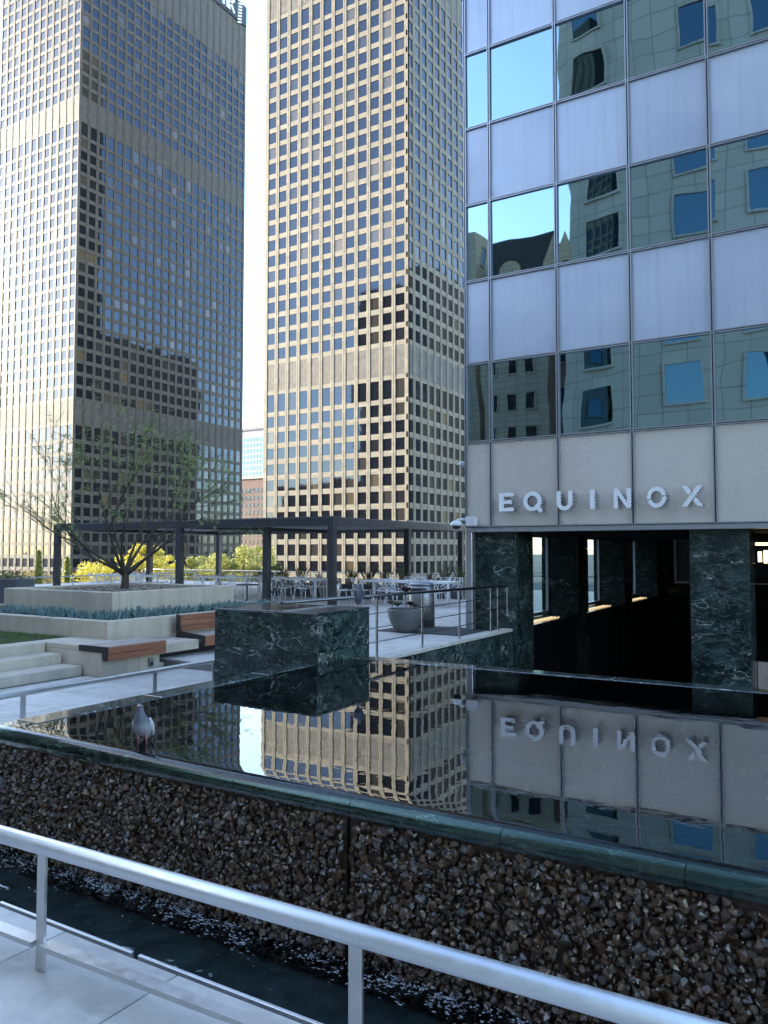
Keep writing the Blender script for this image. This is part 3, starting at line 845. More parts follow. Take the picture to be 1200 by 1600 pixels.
# ================================================================== BUILDINGS BEHIND THE CAMERA (most seen in mirrored glass; the unseen blockers are added for the light)
def grid_building(name, label, corners, zb, zt, bay, fh, wsize, wallm, glassm, sides, roof=None):
    """corners: footprint (ccw seen from above); sides: indices of edges that carry windows"""
    c0 = Vector((*corners[0], zb))
    t = thing(name, label, 'building', c0)
    m = MB(); m.prism([(x-c0.x, y-c0.y) for x, y in corners], 0, zt-zb, 'z'); m.build('wall', wallm, t, fix=True)
    me_w = {}
    for s in sides:
        a = Vector((*corners[s], 0)); b_ = Vector((*corners[(s+1) % len(corners)], 0)); L = (b_-a).length
        d = (b_-a).normalized(); nrm = Vector((d.y, -d.x, 0)); nb = max(1, int(L/bay)); e = (L-nb*bay)/2
        ang = math.atan2(d.y, d.x)
        if 'w' not in me_w:
            w = MB(); w.box(-wsize[0]/2, wsize[0]/2, -.05, .03, -wsize[1]/2, wsize[1]/2); me_w['w'] = w.mesh('window', glassm)
            f = MB()
            for (xa, xb, za, zb2) in ((-wsize[0]/2-.15, -wsize[0]/2-.004, -wsize[1]/2-.15, wsize[1]/2+.15), (wsize[0]/2+.004, wsize[0]/2+.15, -wsize[1]/2-.15, wsize[1]/2+.15), (-wsize[0]/2, wsize[0]/2, wsize[1]/2+.004, wsize[1]/2+.15), (-wsize[0]/2, wsize[0]/2, -wsize[1]/2-.15, -wsize[1]/2-.004)):
                f.box(xa, xb, -.12, .03, za, zb2)
            me_w['f'] = f.mesh('window_frame', wallm)
        z = zb + fh*.55
        while z < zt - fh*.4:
            for i in range(nb):
                p = a + d*(e+bay*(i+.5)) - c0
                o = link('window', me_w['w'], t, (p.x+nrm.x*.01, p.y+nrm.y*.01, z-zb), (0, random.uniform(-.004, .004), ang))
                link('window_frame', me_w['f'], o)
            z += fh
    return t
def stone_panels(name, col, w, h):
    t = NT(name); pos = t.new('ShaderNodeNewGeometry').outputs['Position']
    sep = t.new('ShaderNodeSeparateXYZ'); t.lk(pos, sep.inputs[0])
    cb = t.new('ShaderNodeCombineXYZ'); t.lk(t.math('ADD', sep.outputs[0], sep.outputs[1]), cb.inputs[0]); t.lk(sep.outputs[2], cb.inputs[1])
    br = t.new('ShaderNodeTexBrick'); br.offset = 0; br.inputs['Scale'].default_value = 1; br.inputs['Brick Width'].default_value = w; br.inputs['Row Height'].default_value = h; br.inputs['Mortar Size'].default_value = .03
    br.inputs['Color1'].default_value = (*lerp3(col, .92), 1); br.inputs['Color2'].default_value = (*lerp3(col, 1.08), 1); br.inputs['Mortar'].default_value = (*lerp3(col, .55), 1)
    t.lk(cb.outputs[0], br.inputs['Vector']); t.set(Base_Color=br.outputs['Color'], Roughness=.7); return t.m
M['stone_wall'] = stone_panels('grey_stone_panels', (.50, .46, .38), 1.6, 1.3)
M['brick_wall'] = stone_panels('brown_brick_wall', (.20, .11, .075), .5, .2)
M['cream_wall'] = stone_panels('cream_stone_wall', (.52, .45, .33), 1.2, .6)
M['slate'] = plain('dark_slate_roof', (.045, .05, .055), .7, 0, .2, 1.0)
grid_building('stone_office_building', 'tall stone panelled building with square windows, mirrored in the upper glass', [(34,-60),(34,-22),(-12.6,-22),(-17.5,-23.4),(-17.5,-60)], -10, 70, 4.3, 4.0, (2.3, 2.5), M['stone_wall'], M['city_glass'], [1, 2, 3])
# gabled building
gb = thing('gabled_building', 'cream gabled building with steep dark roof, mirrored in the glass', 'building', (-40, -66, -10))
m = MB(); m.box(3.6, 13.9, 0, 12, 0, 43); m.build('wall', M['cream_wall'], gb)
m = MB(); m.prism([(3.3,43.01),(14.0,43.01),(13.2,47.2),(4.2,47.2)], -.3, 12.4); m.build('roof', M['slate'], gb, fix=True)
m = MB(); m.prism([(10.6,38),(14.1,38),(14.1,43.6),(12.35,48.6),(10.6,43.6)], 12.42, 12.8); m.build('gable', M['cream_wall'], gb, fix=True)
m = MB(); m.prism([(11.9,43.0)]+[(12.35+.45*math.cos(R(a)), 44.6+.45*math.sin(R(a))) for a in range(180, -1, -30)]+[(12.8,43.0)], 12.82, 12.88); m.build('arched_window', M['tower_pane'], gb, fix=True)
m = MB(); m.prism([(5.2,41.5)]+[(6.5+1.3*math.cos(R(a)), 43.5+1.3*math.sin(R(a))) for a in range(180, -1, -20)]+[(7.8,41.5)], 12.42, 12.7); m.build('dormer', M['cream_wall'], gb, fix=True)
for k in range(5):
    for i in range(4):
        m = MB(); m.box(4.3+i*1.6, 5.2+i*1.6, 12.01, 12.06, 38.0-k*4.0, 40.0-k*4.0); m.build('window', M['tower_pane'], gb)
grid_building('brick_building', 'brown brick building with pale stone corner, mirrored in the lowest glass row', [(-17.6,-46),(-17.6,-33.5),(-22.5,-33.5),(-22.5,-46)], -10, 22, 1.7, 3.4, (.8, 1.5), M['brick_wall'], M['tower_pane'], [0, 1, 2])
grid_building('cream_building', 'pale cream building with rows of small windows, mirrored in the lowest glass row', [(-25.5,-53.5),(-25.5,-42),(-33,-42),(-33,-53.5)], -10, 26, 2.0, 3.5, (.9, 1.6), M['cream_wall'], M['tower_pane'], [0, 1, 2])
grid_building('sun_blocker_slab', 'unseen long stone slab added to shade the terrace from the sun', [(-60,-80),(-60,20.5),(-71,20.5),(-71,-80)], -10, 44, 4.0, 3.9, (2.2, 2.2), M['stone_wall'], M['city_glass'], [0, 1])  # out of view, added to keep the sun off terrace and facade
grid_building('low_city_block', 'low city block far along the street, mirrored in the tower windows', [(-150,-74),(-150,-60),(-290,-60),(-290,-74)], -10, 40, 7.0, 4.2, (4, 2.2), M['brick_wall'], M['tower_pane'], [1])
grid_building('dark_tower', 'dark high-rise mirrored in the windows of the sunlit granite tower', [(-214,-106),(-214,-76),(-246,-76),(-246,-106)], -10, 150, 5.3, 4.2, (3.6, 2.6), M['slate'], M['tower_pane'], [1])
grid_building('dark_tower', 'dark high-rise mirrored in the windows of the shaded granite tower', [(60,330),(60,420),(5,420),(5,330)], -10, 140, 6.0, 4.2, (4, 2.6), M['slate'], M['tower_pane'], [3])
grid_building('sky_glow_blocker', 'unseen plain cream block added behind the plaza to close off low sky glow', [(-38.6,-76),(-38.6,-53),(-58,-53),(-58,-76)], -10, 40, 3.6, 3.8, (1.6, 1.9), M['cream_wall'], M['tower_pane'], [0, 1])  # out of view, fills the horizon gap to dampen the lip's golden reflection

# ================================================================== FOUNTAIN
FT = thing('fountain', 'raised marble reflecting pool with wet rock cascade wall spilling into a trough', 'fountain', (XL, YW, -.7))
fo_ = Vector((XL, YW, -.7))
def FB(mb, name, mat, parent=FT, **k):
    mb.v = [(x-fo_.x, y-fo_.y, z-fo_.z) for x, y, z in mb.v]; return mb.build(name, mat, parent, **k)
LIPZ = ZW - .012
# body of the pool
m = MB(); m.box(XL+.02, XR-.02, YW+.04, YB-.02, -1.1, ZW-.075); FB(m, 'pool_body', M['void'])
# pool floor tiles under the film of water
nx, ny = 8, 4
tw, tl = (XR-XL-.5)/nx, (YB-YW-.42)/ny
for i in range(nx):
    for j in range(ny):
        m = MB(); m.cbox(XL+.25+i*tw+.002, XL+.25+(i+1)*tw-.002, YW+.22+j*tl+.002, YW+.22+(j+1)*tl-.002, ZW-.07, ZW-.04, .002); FB(m, 'floor_tile', M['marble_pool'])
# bull-nosed lip pieces along the front, with joints
def lip_profile(n=9, w=.22, h=.10):
    pts = [(w, -h), (w, -.004)]
    pts = [(w, -h), (w, 0.0), (.075, 0.0)]
    for k in range(n+1):
        a = R(90 + 100*k/n); pts.append((.050+.060*math.cos(a), -.060+.060*math.sin(a)))
    pts.append((.010, -h))
    return pts
lp = lip_profile()
lipx = [XL-.02] + [on_z(p, y, ZW).x for p, y in ((90,1147),(372,1207),(549,1244),(781,1292),(1067,1352))] + [.55, 1.9, XR+.02]
for a, b_ in zip(lipx, lipx[1:]):
    m = MB(); m.prism([(YW-.035+u, LIPZ+w_) for u, w_ in lp], a+.0025, b_-.0025, 'x'); o = FB(m, 'lip_stone', M['marble_wet'], fix=True); smooth_by_angle(o, 35)
# left, far and right lips (flat strips)
ys = [YW+.19, 5.1, 6.6, YB-.2]
for a, b_ in zip(ys, ys[1:]):
    m = MB(); m.cbox(XL-.03, XL+.23, a+.002, min(b_, 7.475)-.002, ZW-.10, ZW+.010, .010); FB(m, 'lip_stone', M['marble_wet'])
    m = MB(); m.cbox(XR-.23, XR+.03, a+.002, b_-.002, ZW-.10, ZW+.010, .010); FB(m, 'lip_stone', M['marble_wet'])
xs_ = [XL-.03, -3.9, -2.2, -.5, 1.3, XR+.03]
for a, b_ in zip(xs_, xs_[1:]):
    m = MB(); m.cbox(a+.002, b_-.002, YB-.198, YB+.03, ZW-.10, ZW+.010, .010); FB(m, 'lip_stone', M['marble_wet'])
# marble cladding of left and back outer faces
m = MB(); m.box(XL-.01, XL+.012, YW+.05, YB-.02, -1.1, ZW-.102); FB(m, 'side_cladding', M['marble'])
m = MB(); m.box(XL+.02, XR-.02, YB-.015, YB+.01, -4.0, ZW-.102); FB(m, 'back_cladding', M['marble_dark'])
# film of water over the pool: gently rounded over the front lip
m = MB(); NX, NY = 90, 50
prof = [(YW-.052, -.075), (YW-.046, -.040), (YW-.028, -.012), (YW-.004, .002), (YW+.03, .004)] + [(YW+.06+(YB+.02-YW-.06)*k/NY, .0045) for k in range(NY+1)]
vs = []; fs = []
for y, z in prof:
    for i in range(NX+1): vs.append((XL-.035+(XR-XL+.07)*i/NX, y, ZW+z))
for j in range(len(prof)-1):
    for i in range(NX):
        k = j*(NX+1)+i; fs.append((k, k+1, k+NX+2, k+NX+1))
m.add(vs, [f for f in fs if f[0] >= 4*(NX+1)]); w_ob = FB(m, 'pool_water', M['water'], smooth=True)
m = MB(); m.add(vs[:5*(NX+1)], [f for f in fs if f[0] < 4*(NX+1)]); FB(m, 'spill_water', M['spill_water'], smooth=True)
M['trough_stone'] = plain('trough_stone', (.30, .33, .33), .7, 0, .4, 7)
# rock wall: mortar backing in two panels with a dark joint, then the stones
jx = on_y(545, 1340, YW).x
for a, b_ in ((XL, jx-.012), (jx+.012, XR)):
    m = MB(); m.box(a, b_, YW, YW+.035, -1.1, ZW-.115); FB(m, 'mortar_bed', M['mortar'])
m = MB(); m.box(jx-.011, jx+.011, YW+.02, YW+.034, -1.1, ZW-.116); FB(m, 'wall_joint', M['black'])
rng = np.random.default_rng(3)
def rock_mesh(seed):
    r = np.random.default_rng(seed); bm = bmesh.new()
    pts = r.normal(size=(17, 3)); pts /= np.linalg.norm(pts, axis=1)[:, None]; pts *= (1, 1, .85)
    for p in pts: bm.verts.new(p*r.uniform(.86, 1.08))
    bmesh.ops.convex_hull(bm, input=bm.verts[:])
    for v in [v for v in bm.verts if not v.link_faces]: bm.verts.remove(v)
    bm.normal_update(); bm.verts.ensure_lookup_table()
    V = np.array([v.co[:] for v in bm.verts]); bm.verts.index_update(); Fc = [[v.index for v in f.verts] for f in bm.faces]; bm.free()
    return V, Fc
ROCKS = [rock_mesh(s) for s in range(14)]
RME = []
for V, Fc in ROCKS:
    m = MB(); m.add(V.tolist(), Fc); RME.append(m.mesh('stone', M['stone']))
cand = []
zz = -.62
row = 0
while zz < ZW-.135:
    xx = XL+.02 + (row % 2)*.02
    while xx < XR-.02:
        s = rng.uniform(.017, .031)*(1.25 if rng.random() < .12 else 1)
        cx, cz = xx+rng.uniform(-.012, .012), zz+rng.uniform(-.012, .012)
        if abs(cx-jx) > .03 and rng.random() > .03 and (cz < ZW-.15 or rng.random() < .8): cand.append((cx, YW-rng.uniform(-.004, .024), cz, s, rng.integers(14), rng.uniform(0, 6.28, 3)))
        xx += .032
    zz += .028; row += 1
order = sorted(range(len(cand)), key=lambda i: (cand[i][0] > on_y(1190, 1400, YW).x, -cand[i][3]/(cand[i][0]**2+cand[i][1]**2)**.5))
single = set(order[:300])
mass = MB()
for i, (cx, cy, cz, s, k, rot) in enumerate(cand):
    sc3 = (s*rng.uniform(.75, 1.25), s*rng.uniform(.75, 1.2), s*rng.uniform(.75, 1.25))
    if i in single:
        o = link('stone', RME[k], FT, (cx-fo_.x, cy-fo_.y, cz-fo_.z), tuple(rot)); o.scale = sc3
    else:
        mt = np.array(Matrix.Rotation(rot[0], 3, 'X') @ Matrix.Rotation(rot[1], 3, 'Y') @ Matrix.Rotation(rot[2], 3, 'Z'))
        V = (ROCKS[k][0]*sc3) @ mt.T + (cx, cy, cz); mass.add(V.tolist(), ROCKS[k][1])
tag(FB(mass, 'stone_mass', M['stone_mass']), kind='stuff')
# trough: walls, floor, water, foam and droplets
m = MB(); m.box(-14, 8, YF+.016, YW-.001, -1.15, -.66); FB(m, 'trough_floor', M['trough_stone'])
m = MB(); m.box(-14, 8, YF+.0005, YF+.015, -.66, PLZ-.055); FB(m, 'trough_side', M['concrete'])
m = MB(); NX, NY = 260, 24; vs = []; fs = []
from mathutils import noise as mn
for j in range(NY+1):
    y = YF+.016+(YW-.005-YF-.016)*j/NY; near = max(0, (j/NY-.45)/.55)
    for i in range(NX+1):
        x = XL-.2+(XR-XL+.4)*i/NX
        h = mn.noise(Vector((x*5, y*7, 1.3)))*.010 + mn.noise(Vector((x*16, y*20, 4)))*.014*near**1.2 + mn.noise(Vector((x*34, y*34, 9)))*.012*near**1.5
        vs.append((x, y, ZT+h*1.5+.014*near))
for j in range(NY):
    for i in range(NX):
        k = j*(NX+1)+i; fs.append((k, k+1, k+NX+2, k+NX+1))
m.add(vs, fs); FB(m, 'trough_water', M['trough_water'], smooth=True)
foam = MB(); drop = MB()
def blob(mb, c, s, flat=.5):
    V, Fc = ROCKS[rng.integers(14)]
    mb.add((V*(s*rng.uniform(.8, 1.4), s*rng.uniform(.7, 1.2), s*flat)+c).tolist(), Fc)
for k in range(2200):
    x = rng.uniform(XL, -.2); clump = .5+.5*math.sin(x*5.1)*math.sin(x*2.3+1)
    if rng.random() > .25+.75*clump: continue
    y = YW-.03-abs(rng.normal(0, .06))-(rng.random()<.05)*rng.uniform(0,.2)
    blob(foam, (x, y, ZT+.012+rng.uniform(-.004, .012)), rng.uniform(.002, .009), .4)
for k in range(900):
    x = rng.uniform(XL, -.2); st = round(x*9)/9+rng.normal(0, .012)
    z = rng.uniform(-.5, ZW-.14)
    blob(drop, (st, YW-.034-rng.uniform(0, .012), z), rng.uniform(.0016, .0040), 1.9)
for k in range(1500):
    x = rng.uniform(XL, -.2); y = YW-.05-abs(rng.normal(0, .10))
    if mn.noise(Vector((x*3, y*6, 2))) < 0: continue
    V, Fc = ROCKS[rng.integers(14)]; s = rng.uniform(.002, .007)
    foam.add((V*(s*rng.uniform(1.5, 4), s*rng.uniform(.6, 1.2), s*.25)+(x, y, ZT+.016)).tolist(), Fc)
tag(FB(foam, 'splash_foam', M['foam'], smooth=True), kind='stuff')
tag(FB(drop, 'water_drops', M['foam'], smooth=True), kind='stuff')

# ---- marble block at the corner of the pool
BX1, BY0, BX0, BY1, BZ = -5.42, 7.48, -7.03, 8.62, .97
MBk = thing('marble_pier', 'low dark green marble block with polished top at the pool corner', 'marble block', (BX0, BY0, PLZ))
bo = Vector((BX0, BY0, PLZ))
def BB(mb, name, mat): mb.v = [(x-bo.x, y-bo.y, z-bo.z) for x, y, z in mb.v]; return mb.build(name, mat, MBk)
m = MB(); m.box(BX0+.03, BX1-.03, BY0+.03, BY1-.03, -1.0, BZ-.04); BB(m, 'core', M['void'])
jxs = [BX0, on_y(389, 980, BY0).x, on_y(473, 980, BY0).x, BX1]
jz = on_y(430, 1016, BY0).z
for a, b_ in zip(jxs, jxs[1:]):
    for za, zb in ((-.9, jz), (jz, BZ-.035)):
        m = MB(); m.cbox(a+.0025, b_-.0025, BY0, BY0+.028, za+.003, zb-.003, .002); BB(m, 'marble_slab', M['marble'])
for a, b_ in ((BY0+.03, BY1),):
    for za, zb in ((-.9, jz), (jz, BZ-.035)):
        m = MB(); m.cbox(BX1-.028, BX1, a, b_-.0025, za+.003, zb-.003, .002); BB(m, 'marble_slab', M['marble'])
m = MB(); m.cbox(BX0-.004, BX1+.004, BY0-.004, BY1+.004, BZ-.033, BZ, .004); BB(m, 'cap_slab', M['marble_wet'])
m = MB(); m.box(BX0, BX0+.028, BY0+.03, BY1, -.9, BZ-.035); BB(m, 'marble_slab', M['marble'])
m = MB(); m.box(BX0+.03, BX1-.03, BY1-.028, BY1, -.9, BZ-.035); BB(m, 'marble_slab', M['marble'])

# ================================================================== NEAR LOW RAILING
p0 = on_z(63, 1516, PLZ)
ry = p0.y
ztop_ = on_y(63, 1308, ry).z
pR = on_y(1090, 1592, ry)
rail_dir = Vector((1, -.03, 0)).normalized()
RAILZ = ztop_ - .035
NR = thing('low_railing', 'brushed metal low railing with round top rail in front of the rock cascade', 'railing', (p0.x, ry, PLZ))
p2x = on_y(556, 1460, ry+.045).x
sp = p2x - p0.x
def rl(x): return Vector((x-p0.x, (x-p0.x)*.028, 0))
m = MB(); a, b_ = rl(p0.x-2*sp), rl(p0.x+3*sp); zc = RAILZ-PLZ
m.tube([(a.x, a.y, zc), (b_.x, b_.y, zc)], .037, 24); m.build('top_rail', M['rail_metal'], NR, True)
for k in range(-2, 4):
    c = rl(p0.x+k*sp)
    m = MB(); m.cbox(c.x-.027, c.x+.027, c.y-.008, c.y+.008, 0, zc-.03, .002); m.build('post', M['post_metal'], NR)
for k in range(-2, 3):
    a, b_ = rl(p0.x+k*sp+.028), rl(p0.x+(k+1)*sp-.028)
    m = MB(); m.bar((a.x, a.y, .115), (b_.x, b_.y, .115), .062, .022); m.build('lower_bar', M['post_metal'], NR)

# ---- railing on the left side of the pool, along y
lx = -7.52
LR = thing('low_railing', 'round-topped low railing along the walkway on the side of the pool', 'railing', (lx, 5.0, PLZ))
zl = on_x(37, 1083, lx).z-PLZ
ysL = [on_x(p, 1050, lx).y for p in (37, 242, 334)]
m = MB(); m.tube([(0, ysL[0]-4.0-5, zl), (0, ysL[2]+.06-5, zl)], .030, 16); m.build('top_rail', M['post_metal'], LR, True)
for yy in [ysL[0]-2*(ysL[1]-ysL[0])*.5-0, ysL[0], ysL[1], ysL[2]]:
    m = MB(); m.cbox(-.008, .008, yy-5-.03, yy-5+.03, 0, zl-.025, .002); m.build('post', M['post_metal'], LR)

# ---- retaining wall of the terrace and its guard rail
RX = -6.36
GW = thing('retaining_wall', 'low dark marble wall with pale coping between terrace and sunken court', 'wall', (RX, 9, -4))
for k, (a, b_) in enumerate(((8.99, 10.9), (10.9, 13.0), (13.0, D+.08))):
    for za, zb in ((-4, -1.35), (-1.35, -.03)):
        m = MB(); m.cbox(-.0, .05, a-9+.003, b_-9-.003, za+4+.003, zb+4-.003, .003); m.build('marble_slab', M['marble'], GW)
m = MB(); m.box(-.1, -.001, -.0, D+.08-9, 2.4, 3.93); m.build('wall_core', M['void'], GW)
for k in range(6):
    y0 = 9.0+k*(D-9.0)/6
    m = MB(); m.cbox(-.16, .07, y0-9+.002, y0-9+(D-9.0)/6-.002, 3.985, 4.045, .008); m.build('coping_stone', M['concrete_pale'], GW)
GR = thing('guard_railing', 'steel guard railing with dark handrail above the marble retaining wall', 'railing', (RX, 9, .04))
gys = [on_x(p, 950, RX-.04).y for p in (589, 660, 718, 767, 778)]
for yy in gys:
    m = MB(); m.cbox(-.05, -.035, yy-9-.028, yy-9+.028, .006, .90, .002); m.build('post', M['post_metal'], GR)
yy = on_x(793, 950, RX-.04).y
m = MB(); m.cbox(-.05, -.035, yy-9-.028, yy-9+.028, .26, .90, .002); m.build('post', M['post_metal'], GR)
m = MB(); m.tube([(-.042, 8.05-9, .985), (-.042, yy+.05-9, .905)], .026, 12); m.build('handrail', M['dark_rail'], GR, True)
for zz_ in (.25, .47, .69):
    m = MB(); m.tube([(-.03, 9.0-9, zz_), (-.03, yy+.03-9, zz_)], .009, 8); m.build('rail', M['dark_rail'], GR, True)
# entrance mat
c = on_z(700, 984, TERR)
m = MB(); m.cbox(-1.0, 1.0, -.75, .75, .002, .014, .004); o = m.build('door_mat', M['mat'], loc=(c.x-.2, c.y-.3, TERR)); tag(o, 'dark rectangular mat lying on the terrace near the corner post', 'mat')

# ================================================================== STEPS, LAWN, PLANTERS, BENCHES
UP = .29
ST = thing('concrete_steps', 'three wide concrete steps up to the lawn', 'steps', (-9.85, 7.7, PLZ))
for k, (xa, xb, zt) in enumerate(((-9.86, -10.32, 0.0), (-10.325, -10.72, .145), (-10.725, -11.05, UP))):
    m = MB(); m.cbox(xb+9.85, xa+9.85, -7.2, .0, .0, zt-PLZ, .008); m.build('step', M['concrete'], ST)
CHK = thing('concrete_cheek_wall', 'concrete block beside the steps carrying the wooden bench', 'wall', (-9.4, 7.72, PLZ))
m = MB(); m.cbox(-1.65, -.06, .0, .70, 0, UP-PLZ-.075, .01); m.build('wall', M['concrete'], CHK)
m = MB(); m.cbox(-.52, -.07, .705, 1.13, 0, UP-PLZ-.075, .01); m.build('wall', M['concrete'], CHK)
m = MB(); m.cbox(-1.65, -.57, .0, .70, UP-PLZ-.074, UP-PLZ, .006); m.build('wall_cap', M['concrete'], CHK)
# step light
def step_light(x, y, z, face, label):
    t = thing('step_light', label, 'light fitting', (x, y, z))
    m = MB(); m.cbox(-.035 if face == 'x' else -.04, .02 if face == 'x' else .04, -.04 if face == 'x' else -.02, .04 if face == 'x' else .02, -.06, .06, .004); m.build('housing', M['steel'], t)
    m = MB(); m.box(.021, .024, -.028, .028, -.045, .01); m.build('lens', M['black'], t)
p = on_x(235, 1035, -9.46); step_light(p.x+.01, p.y, p.z, 'x', 'small metal step light on the concrete under the bench')
p = on_x(216, 952, -11.2); step_light(p.x+.02, p.y, p.z, 'x', 'small metal light box on the side of the upper planter')

lawn = MB(); lawn.box(-22, -11.06, 1.0, 8.42, -.2, UP-.012)
tag(lawn.build('lawn_ground', M['soil']), kind='structure')
N = 42000
xy = np.column_stack([rng.uniform(-19.5, -11.07, N), rng.uniform(4.5, 8.40, N)])
h = rng.uniform(.03, .065, N); a = rng.uniform(0, 6.28, N); w = rng.uniform(.002, .0045, N)
ln = rng.normal(0, .018, (N, 2))
P = np.zeros((N, 3, 3)); P[:, 0, 0] = xy[:, 0]-np.cos(a)*w; P[:, 0, 1] = xy[:, 1]-np.sin(a)*w; P[:, 1, 0] = xy[:, 0]+np.cos(a)*w; P[:, 1, 1] = xy[:, 1]+np.sin(a)*w
P[:, 0, 2] = P[:, 1, 2] = UP-.013; P[:, 2, :2] = xy+ln; P[:, 2, 2] = UP-.013+h
gm = MB(); gm.v = P.reshape(-1, 3).tolist(); gm.f = [(3*i, 3*i+1, 3*i+2) for i in range(N)]; gm.m = [0]*N
tag(gm.build('lawn_grass', M['leaf_grass']), 'short green lawn above the concrete steps', 'grass', kind='stuff')

def wall_ring(t, x0, x1, y0, y1, z0, z1, th, mat, o, nm='wall'):
    for (a, b_, c, d) in ((x0, x1, y0, y0+th), (x0, x1, y1-th, y1), (x0, x0+th, y0+th+.001, y1-th-.001), (x1-th, x1, y0+th+.001, y1-th-.001)):
        m = MB(); m.cbox(a-o.x, b_-o.x, c-o.y, d-o.y, z0-o.z, z1-o.z, .012); m.build(nm, mat, t)
LPX0, LPX1, LPY0, LPY1, LPZ = -15.5, -10.2, 8.43, 13.4, .575
UPX0, UPX1, UPY0, UPY1, UPZ = -14.35, -11.2, 9.36, 12.5, .965
LP = thing('lower_planter', 'lower concrete planter wall with blue green succulents behind the lawn', 'planter', (LPX0, LPY0, PLZ))
lo_ = Vector((LPX0, LPY0, PLZ))
wall_ring(LP, LPX0, LPX1, LPY0, LPY1, PLZ, LPZ, .16, M['concrete'], lo_)
m = MB(); m.box(.165, LPX1-LPX0-.165, .165, LPY1-LPY0-.165, 0, .46-PLZ); m.build('soil', M['soil'], LP)
UPn = thing('upper_planter', 'upper square concrete planter holding the small bare tree', 'planter', (UPX0, UPY0, .46))
uo_ = Vector((UPX0, UPY0, .46))
wall_ring(UPn, UPX0, UPX1, UPY0, UPY1, .462, UPZ, .14, M['concrete'], uo_)
m = MB(); m.box(.145, UPX1-UPX0-.145, .145, UPY1-UPY0-.145, .01, UPZ-.05-.46); m.build('soil', M['soil'], UPn)
m = MB()
for k in range(500):
    V, Fc = ROCKS[rng.integers(14)]; s = rng.uniform(.012, .03)
    m.add((V*s+(rng.uniform(.2, 2.9), rng.uniform(.2, 2.9), UPZ-.05-.46+.005)).tolist(), Fc)
tag(m.build('gravel', plain('tan_gravel', (.30, .24, .18), .8, 0, .3, 30), UPn), kind='stuff')

# blue-green succulents: fingers of pointed leaves (ground cover)
sm = MB()
def succulent(mb, x, y, z, s):
    for k in range(14):
        a = rng.uniform(0, 6.28); t = rng.uniform(.15, .75); L = s*rng.uniform(.6, 1.1)
        d = Vector((math.cos(a)*math.sin(t), math.sin(a)*math.sin(t), math.cos(t))); b0 = Vector((x, y, z))+Vector((math.cos(a), math.sin(a), 0))*s*.15
        mb.tube([b0, b0+d*L*.5+Vector((0,0,.01)), b0+d*L*.85+Vector((0,0,.02)), b0+d*L+Vector((0,0,.03))], [s*.07, s*.075, s*.05, .001], 4, False)
for k in range(330):
    if k < 190: x, y = rng.uniform(-16, -10.45), rng.uniform(8.62, 9.25)
    else: x, y = rng.uniform(-11.05, -10.45), rng.uniform(8.7, 13.1)
    if x < LPX0+.2: continue
    if mn.noise(Vector((x*1.7, y*1.7, 0))) < -.22: continue
    succulent(sm, x, y, .455, rng.uniform(.12, .24))
tag(sm.build('succulent_ground_cover', M['leaf_blue'], smooth=True), 'blue green finger-leaved succulents filling the lower planter', 'succulents', kind='stuff')

# ---- benches
B1 = thing('wooden_bench', 'backless wooden bench slab with dark metal end on the concrete block', 'bench', (-9.93, 7.70, UP-.075))
for k in range(5):
    x0 = .0+k*.115
    m = MB(); m.cbox(x0+.002, x0+.111, .035, 1.15, .03, .085, .005); m.build('slat', M['wood_weathered'], B1)
for k in range(2):
    m = MB(); m.cbox(.578, .602, .035, 1.15, -.12+k*.10, -.025+k*.10, .004); m.build('front_board', M['wood'], B1)
m = MB(); m.prism([(-.01,.086),(.605,.086),(.605,-.12),(.535,-.12),(.51,.0),(-.01,.0)], .0, .03); m.build('end_plate', M['black'], B1, fix=True)
bx = -9.98
B2 = thing('wooden_bench', 'wooden bench with slatted backrest against the lower planter', 'bench', (bx, 9.74, PLZ))
L2 = 2.6
zs = .27-PLZ
for k in range(4):
    m = MB(); m.cbox(.06+k*.125, .18+k*.125, .03, L2, zs-.05, zs, .005); m.build('seat_slat', M['wood_weathered'], B2)
m = MB(); m.cbox(.565, .59, .03, L2, zs-.17, zs-.005, .004); m.build('front_board', M['wood'], B2)
for k in range(3):
    m = MB(); m.cbox(-.02, .02, .03, L2, zs+.045+k*.095, zs+.132+k*.095, .005); m.build('back_slat', M['wood'], B2)
m = MB(); m.prism([(-.06,zs+.33),(.0,zs+.33),(.05,zs+.05),(.60,zs+.005),(.60,zs-.18),(.54,zs-.18),(.52,zs-.06),(-.06,zs-.06)], .0, .026, 'y'); m.build('end_frame', M['black'], B2, fix=True)
PL = thing('concrete_plinth', 'low concrete plinth running under both wooden benches', 'plinth', (-9.98, 8.86, PLZ))
m = MB(); m.cbox(-.2, .50, .003, .86, .21, zs-.055, .01); m.build('ledge', M['concrete'], PL)
m = MB(); m.cbox(-.2, .44, .003, 4.0, .0, .07, .01); m.build('base', M['concrete'], PL)
m = MB(); m.box(-.2, .30, .01, 4.0, .071, .205); m.build('shadow_gap', M['black'], PL)

